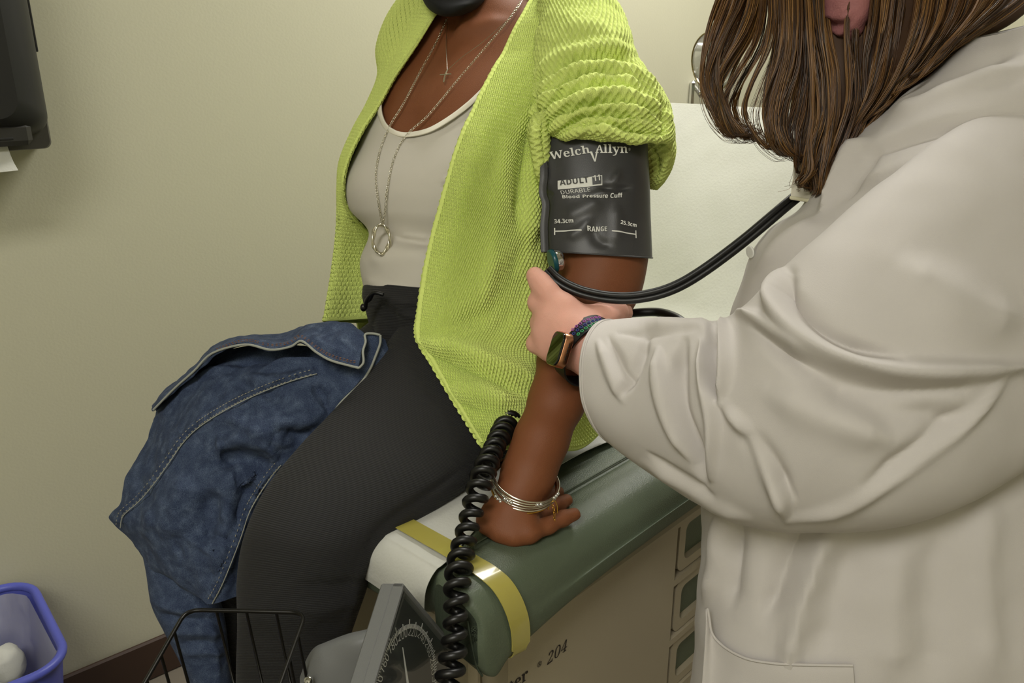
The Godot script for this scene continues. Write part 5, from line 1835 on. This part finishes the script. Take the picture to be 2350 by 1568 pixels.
# ---------------------------------------------------------------- gauge, coiled hose, wire basket
func build_gauge() -> void:
	var p0 := at(908, 1338, 0.84)
	var e1 := (rt * -0.19 - upv * 0.73 - fw * 0.658).normalized()
	var e2 := (rt * 0.32 - upv * 0.68 + fw * 0.658)
	e2 = (e2 - e1 * e2.dot(e1)).normalized()
	var n := e1.cross(e2)
	if n.dot(EYE - p0) < 0:
		n = -n
	var t := thing("pressure_gauge", "grey square pressure gauge with white dial marks under clear cover, in the foreground", "gauge", p0)
	t.basis = Basis(e2, -e1, e2.cross(-e1))
	var up := 1.0 if t.basis.z.dot(n) > 0 else -1.0
	var grey := relief(mat(Color(0.40, 0.405, 0.40), 0.5), M.fine, 0.01, Vector3(80, 80, 80), true)
	var s := 0.155
	part(t, "housing", box_mesh(Vector3(s, s, 0.016), 0.002), grey, Vector3(s / 2, -s / 2, -0.009 * up))
	for q in [[Vector3(s / 2, -0.0025, 0), Vector3(s, 0.005, 0.012)], [Vector3(0.0025, -s / 2, 0), Vector3(0.005, s, 0.012)], [Vector3(s / 2, -s + 0.0025, 0), Vector3(s, 0.005, 0.012)], [Vector3(s - 0.0025, -s / 2, 0), Vector3(0.005, s, 0.012)]]:
		part(t, "bezel", box_mesh(q[1], 0.0012), grey, q[0] + Vector3(0, 0, 0.003 * up))
	part(t, "dial", box_mesh(Vector3(s - 0.01, s - 0.01, 0.002), 0.0005), mat(Color(0.075, 0.08, 0.09), 0.6), Vector3(s / 2, -s / 2, 0.0002 * up))
	var ticks := arrays()
	var c := Vector3(s / 2, -s / 2, 0.0016 * up)
	for k in 150:
		var a := TAU * k / 150.0
		var l := 0.0075 if k % 10 == 0 else (0.0055 if k % 5 == 0 else 0.0036)
		var dir := Vector3(cos(a), sin(a), 0)
		put_net(ticks, tube_net(PackedVector3Array([c + dir * 0.0605, c + dir * (0.0605 + l * 1.2)]), 0.0006, 4), true, true)
	var tk := part(t, "dial_marks", mesh_from(ticks), M.print)
	tk.set_meta("kind", "stuff")
	var lab := ["0", "20", "40", "60", "80", "100", "120", "140", "160", "180", "200", "220", "240", "260", "280", "300"]
	for k in lab.size():
		var a := deg_to_rad(135.0 + (10 - k) * 21.0 - 4.0)
		var o := part(t, "dial_number", text_mesh(lab[k], 0.0085), M.print, c + Vector3(cos(a), sin(a), 0) * 0.050)
		o.rotation.z = a - PI / 2
		o.position -= o.basis.x * 0.004 * lab[k].length()
		if up < 0:
			o.rotation.y = PI
	part(t, "pointer", tube(PackedVector3Array([c + Vector3(0, 0, 0.002 * up), c + Vector3(-0.036, 0.030, 0.002 * up)]), [0.0016, 0.0005], 6), M.print)
	var clear := mat(Color(0.5, 0.52, 0.5, 0.05), 0.06)
	clear.transparency = BaseMaterial3D.TRANSPARENCY_ALPHA
	part(t, "clear_cover", box_mesh(Vector3(s - 0.012, s - 0.012, 0.003), 0.001), clear, Vector3(s / 2, -s / 2, 0.0085 * up))
	# the bracket behind it, with a bright screw
	var inv := t.transform.affine_inverse()
	var br := body_net([[846, 1446, 850, 1470, 0.86, 0.012], [800, 1456, 840, 1520, 0.865, 0.02, 2.6], [750, 1474, 835, 1600, 0.87, 0.024, 2.6], [722, 1488, 800, 1680, 0.87, 0.024, 2.6], [704, 1515, 720, 1720, 0.87, 0.022, 2.6], [688, 1556, 692, 1730, 0.87, 0.012, 2.4]], 48, 40)
	var bo := part(t, "bracket", net_mesh(br, true, true), grey)
	bo.transform = inv
	var sc := part(t, "screw", lathe(PackedVector2Array([Vector2(0.0001, 0.004), Vector2(0.003, 0.0034), Vector2(0.0045, 0.0016), Vector2(0.0048, 0.0)]), 16), M.chrome)
	sc.transform = inv * Transform3D(Basis(rt, (EYE - at(708, 1563, 0.84)).normalized(), rt.cross((EYE - at(708, 1563, 0.84)).normalized())).orthonormalized(), at(708, 1563, 0.842))

	# coiled hose
	var ax := line([[1172, 962, 1.05], [1146, 1005, 1.0], [1118, 1065, 0.955], [1096, 1130, 0.93], [1078, 1195, 0.915], [1062, 1262, 0.895], [1049, 1340, 0.865], [1045, 1420, 0.85], [1040, 1500, 0.84], [1028, 1575, 0.83], [1010, 1650, 0.82]], 60)
	var coil := PackedVector3Array()
	var run := 0.0
	var side := rt
	for j in ax.size():
		var dir := (ax[mini(j + 1, ax.size() - 1)] - ax[maxi(j - 1, 0)]).normalized()
		if j > 0:
			run += ax[j].distance_to(ax[j - 1])
		side = (side - dir * side.dot(dir)).normalized()
		var ph := TAU * (run - 0.0) / (0.0168 + 0.006 * exp(-run * 25.0))
		var r := 0.0095 * (1.0 + 0.12 * sin(run * 60.0))
		coil.append(ax[j] + (side * cos(ph) + dir.cross(side) * sin(ph)) * r)
	solo("coiled_hose", "black coiled hose stretching from the gauge up to the patient's forearm", "hose", tube(coil, 0.0047, 10), M.rubber)

	# wire basket
	var b := thing("wire_basket", "black wire basket in the foreground beside the pressure gauge", "basket", Vector3(0.2, 0.67, 1.05))
	var bi := -b.position
	var A := Vector3(0.211, 0.81, 0.948)
	var B := Vector3(0.303, 0.81, 1.031)
	var back := Vector3(-0.13, 0, 0.155)
	var wm := mat(Color(0.10, 0.095, 0.085), 0.35, 0.6)
	var rim := PackedVector3Array()
	var cs := [A, B, B + back, A + back]
	for k in 4:
		var p: Vector3 = cs[k]
		var q: Vector3 = cs[(k + 3) % 4]
		var r: Vector3 = cs[(k + 1) % 4]
		for m in 5:
			var u := (p - q).normalized() * -0.016
			var v := (r - p).normalized() * 0.016
			var w := m / 4.0
			rim.append(p + u * (1 - w) * (1 - w) + v * w * w)
	rim.append(rim[0])
	part(b, "rim", tube(rim, 0.0022, 8, false), wm, bi)
	var dp := Vector3(0.012, -0.13, -0.006)
	for k in range(1, 4):
		var p := A.lerp(B, k / 4.0)
		part(b, "wire", tube(PackedVector3Array([p + Vector3(0, 0.001, 0), p + dp, p + dp + back * 0.9]), 0.0016, 6), wm, bi)
	for k in range(1, 6):
		for e in [A, B]:
			var p: Vector3 = e + back * (k / 6.0)
			part(b, "wire", tube(PackedVector3Array([p, p + dp]), 0.0016, 6), wm, bi)
		part(b, "wire", tube(PackedVector3Array([A + back * (k / 6.0) + dp, B + back * (k / 6.0) + dp]), 0.0016, 6), wm, bi)
	for k in 4:
		part(b, "wire", tube(PackedVector3Array([cs[k] + dp, cs[(k + 1) % 4] + dp]), 0.002, 6), wm, bi)

# ---------------------------------------------------------------- dispenser, bin, lamp
func build_wall_things() -> void:
	var t := thing("paper_towel_dispenser", "black paper towel dispenser on the wall at the left edge", "dispenser", Vector3(0.2, 1.185, 0))
	var dark := mat(Color(0.075, 0.075, 0.07), 0.55)
	var shell := mat(Color(0.26, 0.25, 0.225), 0.5)
	var rows := []
	for s in [[0.001, 0.0], [0.06, 0.002], [0.11, 0.01], [0.12, 0.014]]:
		var r := PackedVector3Array()
		for q in round_rect(0.30 - s[1] * 2, 0.40 - s[1], 0.012, 8):
			r.append(Vector3(q.x, q.y + 0.202, s[0]))
		rows.append(r)
	part(t, "back_shell", net_mesh(rings_net(rows), true, true), shell)
	rows = []
	for s in [[0.118, 0.012], [0.14, 0.015], [0.16, 0.021], [0.178, 0.029], [0.19, 0.039], [0.199, 0.052], [0.204, 0.066]]:
		var r := PackedVector3Array()
		for q in round_rect(0.30 - s[1] * 2, 0.40 - s[1] * 1.2, 0.03, 8):
			r.append(Vector3(q.x, q.y + 0.225, s[0]))
		rows.append(r)
	part(t, "cover", net_mesh(rings_net(rows), true, true), dark)
	part(t, "chute", box_mesh(Vector3(0.22, 0.036, 0.19), 0.008), mat(Color(0.16, 0.155, 0.145), 0.5), Vector3(-0.012, 0.040, 0.10))
	part(t, "chute_slot", box_mesh(Vector3(0.18, 0.004, 0.004), 0.001), dark, Vector3(-0.02, 0.034, 0.194))
	part(t, "seam_line", box_mesh(Vector3(0.004, 0.16, 0.003), 0.001), dark, Vector3(0.149, 0.24, 0.08))
	var pn := net_of([PackedVector3Array([Vector3(0.02, 1.215, 0.172), Vector3(0.14, 1.215, 0.172), Vector3(0.262, 1.215, 0.172)]), PackedVector3Array([Vector3(0.02, 1.185, 0.177), Vector3(0.14, 1.185, 0.179), Vector3(0.266, 1.185, 0.177)]), PackedVector3Array([Vector3(0.02, 1.168, 0.184), Vector3(0.14, 1.167, 0.188), Vector3(0.27, 1.169, 0.184)])], 20, 14)
	solo("paper_towel", "end of a white paper towel hanging below the black dispenser", "paper towel", cloth_mesh(face_eye(pn), 0.0004), M.paper)

	# waste bin
	var b := thing("waste_bin", "blue plastic waste bin with clear liner against the wall", "waste bin", Vector3(0.03, 0, 0.175))
	var blue := mat(Color(0.33, 0.36, 0.72), 0.4)
	var bin := func(inset: float, y0: float, y1: float, taper: float) -> Net:
		var rr := []
		for k in 19:
			var f := k / 18.0
			var r := PackedVector3Array()
			for q in round_rect(lerpf(taper, 0.30, f) - inset * 2, lerpf(taper, 0.31, f) - inset * 2, 0.06 - inset, 14):
				r.append(Vector3(q.x, lerpf(y0, y1, f), q.y))
			rr.append(r)
		return rings_net(rr)
	part(b, "bucket", net_mesh(bin.call(0.0, 0.0, 0.36, 0.22), true, false), blue)
	part(b, "inside", net_mesh(bin.call(0.003, 0.004, 0.36, 0.222), true, false), blue)
	var rim := PackedVector3Array()
	for q in round_rect(0.30, 0.31, 0.06, 8):
		rim.append(Vector3(q.x, 0.36, q.y))
	rim.append(rim[0])
	part(b, "rim", tube(rim, 0.008, 10, false), blue)
	var lin: Net = bin.call(0.012, 0.05, 0.352, 0.225)
	crumple(lin, 18.0, 0.007, 5)
	var lm := mat(Color(0.80, 0.80, 0.82, 0.45), 0.4)
	lm.transparency = BaseMaterial3D.TRANSPARENCY_ALPHA
	part(b, "liner", net_mesh(lin), lm)
	for k in 4:
		var ball := SphereMesh.new()
		ball.radius = 0.05
		ball.height = 0.1
		ball.radial_segments = 28
		ball.rings = 16
		var a := ball.get_mesh_arrays()
		var v: PackedVector3Array = a[Mesh.ARRAY_VERTEX]
		var nz := FastNoiseLite.new()
		nz.seed = 40 + k
		nz.frequency = 11.0
		nz.noise_type = FastNoiseLite.TYPE_CELLULAR
		var st := SurfaceTool.new()
		for i in v.size():
			v[i] *= 0.95 + 0.7 * nz.get_noise_3dv(v[i]) + 0.1
		a[Mesh.ARRAY_VERTEX] = v
		var am := ArrayMesh.new()
		am.add_surface_from_arrays(Mesh.PRIMITIVE_TRIANGLES, a)
		st.create_from(am, 0)
		st.generate_normals()
		var spot: Vector3 = [Vector3(0.10, 0.265, 0.13), Vector3(0.055, 0.25, 0.20), Vector3(0.12, 0.21, 0.24), Vector3(-0.02, 0.24, 0.12)][k]
		var where: String = ["nearest the bin's far right corner", "in the middle of the blue bin", "at the near right side inside the blue bin", "at the far left inside the blue bin"][k]
		solo("crumpled_paper", "crumpled white paper lying " + where, "paper", st.commit(), M.paper, spot, "papers in the waste bin")

	# chrome examination lamp on the wall
	var l := thing("exam_lamp", "chrome examination lamp head on the wall behind the clinician's hair", "lamp", at(1646, 140, 2.36))
	var axv := (rt * -0.80 - fw * 0.45 - upv * 0.28).normalized()
	var sd := axv.cross(upv).normalized()
	var lb := Basis(sd, axv, sd.cross(axv))
	var bowl := part(l, "reflector", lathe(PackedVector2Array([Vector2(0.0001, -0.045), Vector2(0.03, -0.043), Vector2(0.058, -0.028), Vector2(0.074, -0.004), Vector2(0.079, 0.018), Vector2(0.081, 0.02), Vector2(0.077, 0.017), Vector2(0.071, -0.004), Vector2(0.055, -0.025), Vector2(0.028, -0.039), Vector2(0.0001, -0.041)]), 48), M.chrome)
	bowl.basis = lb
	var glass := mat(Color(0.95, 0.96, 0.94, 0.1), 0.03)
	glass.transparency = BaseMaterial3D.TRANSPARENCY_ALPHA
	var ln := part(l, "lens", lathe(PackedVector2Array([Vector2(0.0001, 0.034), Vector2(0.04, 0.030), Vector2(0.07, 0.02), Vector2(0.077, 0.016)]), 40), glass)
	ln.basis = lb
	var rm := part(l, "rim", tube(ring_of(0.080, 0.019, 40), 0.0022, 8, false), mat(Color(0.55, 0.50, 0.36), 0.25, 1.0))
	rm.basis = lb
	var back: Vector3 = -axv * 0.045
	var wall_at := Vector3(at(1700, 250, 2.5).x, 1.20, 0.0) - l.position
	part(l, "arm", tube(smooth_line(PackedVector3Array([back, back + Vector3(0.05, -0.01, -0.03), Vector3(wall_at.x, wall_at.y + 0.04, wall_at.z + 0.06), wall_at + Vector3(0, 0, 0.01)]), 8), 0.008, 10), M.chrome)
	part(l, "wall_plate", box_mesh(Vector3(0.07, 0.10, 0.02), 0.006), M.chrome, wall_at + Vector3(0, 0, 0.011))

func ring_of(r: float, y: float, n: int) -> PackedVector3Array:
	var out := PackedVector3Array()
	for k in n + 1:
		out.append(Vector3(cos(TAU * k / n) * r, y, sin(TAU * k / n) * r))
	return out

# ---------------------------------------------------------------- jewellery
func links(path: PackedVector3Array, step: float, r: float, wire: float) -> ArrayMesh:     # a chain of oval links along a path
	var a := arrays()
	var run := 0.0
	var k := 0
	for j in range(1, path.size()):
		run += path[j].distance_to(path[j - 1])
		if run < step:
			continue
		run = 0.0
		k += 1
		var dir := (path[j] - path[j - 1]).normalized()
		var out := (EYE - path[j]).normalized()
		var side := dir.cross(out).normalized()
		var w := (side * 0.8 + out * (0.6 if k % 2 else -0.6)).normalized()
		var ring := PackedVector3Array()
		for m in 9:
			var t := TAU * m / 8
			ring.append(path[j] + dir * cos(t) * r * 1.3 + w * sin(t) * r * 0.85)
		put_net(a, tube_net(ring, wire, 5))
	return mesh_from(a)

func on_chest(path: Array, lift: float, flat_below := 9999.0) -> PackedVector3Array:
	var pts := PackedVector3Array()
	var hold := 0.0
	for q in path:
		var d := depth_of([torso], q[0], q[1], 9.0) - lift
		if q[1] > flat_below:
			d = minf(d, hold + 0.01)
		else:
			hold = d
		pts.append(at(q[0], q[1], d))
	return pts

func build_jewellery() -> void:
	var n := thing("long_necklace", "long silver chain necklace with a hoop pendant over the white tank top", "necklace")
	var left := smooth_line(on_chest([[1027, 40], [1013, 72], [1000, 100], [968, 158], [926, 238], [897, 285], [874, 338], [863, 395], [866, 450], [877, 516]], 0.0055, 420.0), 40)
	var right := smooth_line(on_chest([[1196, 2], [1165, 48], [1130, 90], [1055, 178], [985, 262], [935, 308], [906, 358], [889, 430], [883, 490], [879, 516]], 0.0055, 420.0), 40)
	for c in [left, right]:
		var o := part(n, "chain", links(c, 0.0029, 0.0016, 0.00042), M.silver)
		o.set_meta("kind", "stuff")
	var pc := left[left.size() - 1]
	var hang := Node3D.new()
	hang.name = "pendant"
	n.add_child(hang)
	for k in 3:
		var ring := PackedVector3Array()
		for m in 61:
			var t := TAU * m / 60.0
			var wob := 0.0010 * sin(t * 5.0 + k * 2.1)
			ring.append(pc + rt * ((0.0115 + wob) * sin(t) + 0.0012 * (k - 0.4)) - upv * (0.0205 - (0.0195 + wob) * cos(t) + 0.0009 * k) - fw * (0.002 * sin(t * 3.0 + k * 2.0) + 0.012))
		part(hang, "hoop", tube(ring, 0.00135, 7, false), M.silver)
	part(hang, "bail", tube(PackedVector3Array([pc + upv * 0.001, pc - upv * 0.002, pc - upv * 0.004]), 0.0016, 8), M.silver)

	var s := thing("short_necklace", "thin silver necklace with a small cross pendant at the bare chest", "necklace")
	var p1 := smooth_line(on_chest([[1027, 52], [1024, 100], [1026, 160]], 0.003), 30)
	var p2 := smooth_line(on_chest([[1205, -12], [1180, 30], [1112, 93], [1062, 130], [1028, 160]], 0.003), 30)
	for c in [p1, p2]:
		part(s, "chain", tube(c, 0.00045, 5), M.silver)
	var cp := on_chest([[1027, 160], [1022, 172], [1018, 190], [1010, 172], [1036, 170]], 0.005)
	part(s, "cross_upright", tube(smooth_line(PackedVector3Array([cp[0], cp[1], cp[2]]), 6), 0.0012, 8), M.silver)
	part(s, "cross_bar", tube(smooth_line(PackedVector3Array([cp[3], cp[1] + upv * 0.0005, cp[4]]), 6), 0.0010, 8), M.silver)

	# bangles round the left wrist
	var mid := at(1206, 1108, 0.976)
	var e1 := (rt * 0.985 - upv * 0.20).normalized()
	var e2 := (-upv * 0.52 - fw * 0.85)
	e2 = (e2 - e1 * e2.dot(e1)).normalized()
	var ax := e1.cross(e2).normalized()
	if ax.dot(upv) < 0:
		ax = -ax
	var tags := ["topmost silver bangle", "second silver bangle from the top", "silver bangle with three clear stones near the coil", "plain middle silver bangle", "lower silver bangle with clear stones in front", "lowest thin gold bangle"]
	var gem := mat(Color(0.92, 0.92, 0.92), 0.05, 0.9)
	for k in 6:
		var b := thing("bangle", tags[k] + " on the seated person's wrist", "bangle", mid, "bangles on the wrist")
		var ring := PackedVector3Array()
		var tilt := (k - 2.5) * 0.030
		var drop := -ax * (0.0036 * k - 0.0095)
		for m in 57:
			var t := TAU * m / 56.0
			ring.append(e1 * cos(t) * (0.0388 - 0.0004 * (k % 3)) + e2 * sin(t) * 0.0425 + drop * (0.25 + 0.75 * (0.5 + 0.5 * sin(t - 0.3))) + ax * (cos(t) * tilt * 0.010) + e1 * -0.001 * (k % 2))
		part(b, "band", tube(ring, 0.00125 if k != 3 else 0.0009, 8, false), M.gold if k == 5 else M.silver)
		var stones: Array = {1: [9, 10], 2: [17, 18, 19], 4: [20, 21, 22, 27], 0: [3, 4, 5]}.get(k, [])
		for q in stones:
			var ball := SphereMesh.new()
			ball.radius = 0.0023
			ball.height = 0.0046
			ball.radial_segments = 7
			ball.rings = 4
			part(b, "stone", ball, gem, ring[q] + ring[q].normalized() * 0.0012)
	var ch := thing("bangle_charm", "small gold charm chain dangling from the bangles", "charm")
	part(ch, "chain", links(smooth_line(line([[1262, 1152, 0.958], [1270, 1165, 0.957], [1272, 1178, 0.957], [1272, 1196, 0.958]]), 10), 0.0026, 0.0014, 0.0004), M.gold)
	part(ch, "loop", tube(line([[1258, 1170, 0.957], [1262, 1156, 0.956], [1272, 1150, 0.956], [1278, 1160, 0.957], [1279, 1178, 0.958]], 6), 0.0007, 6), M.gold)
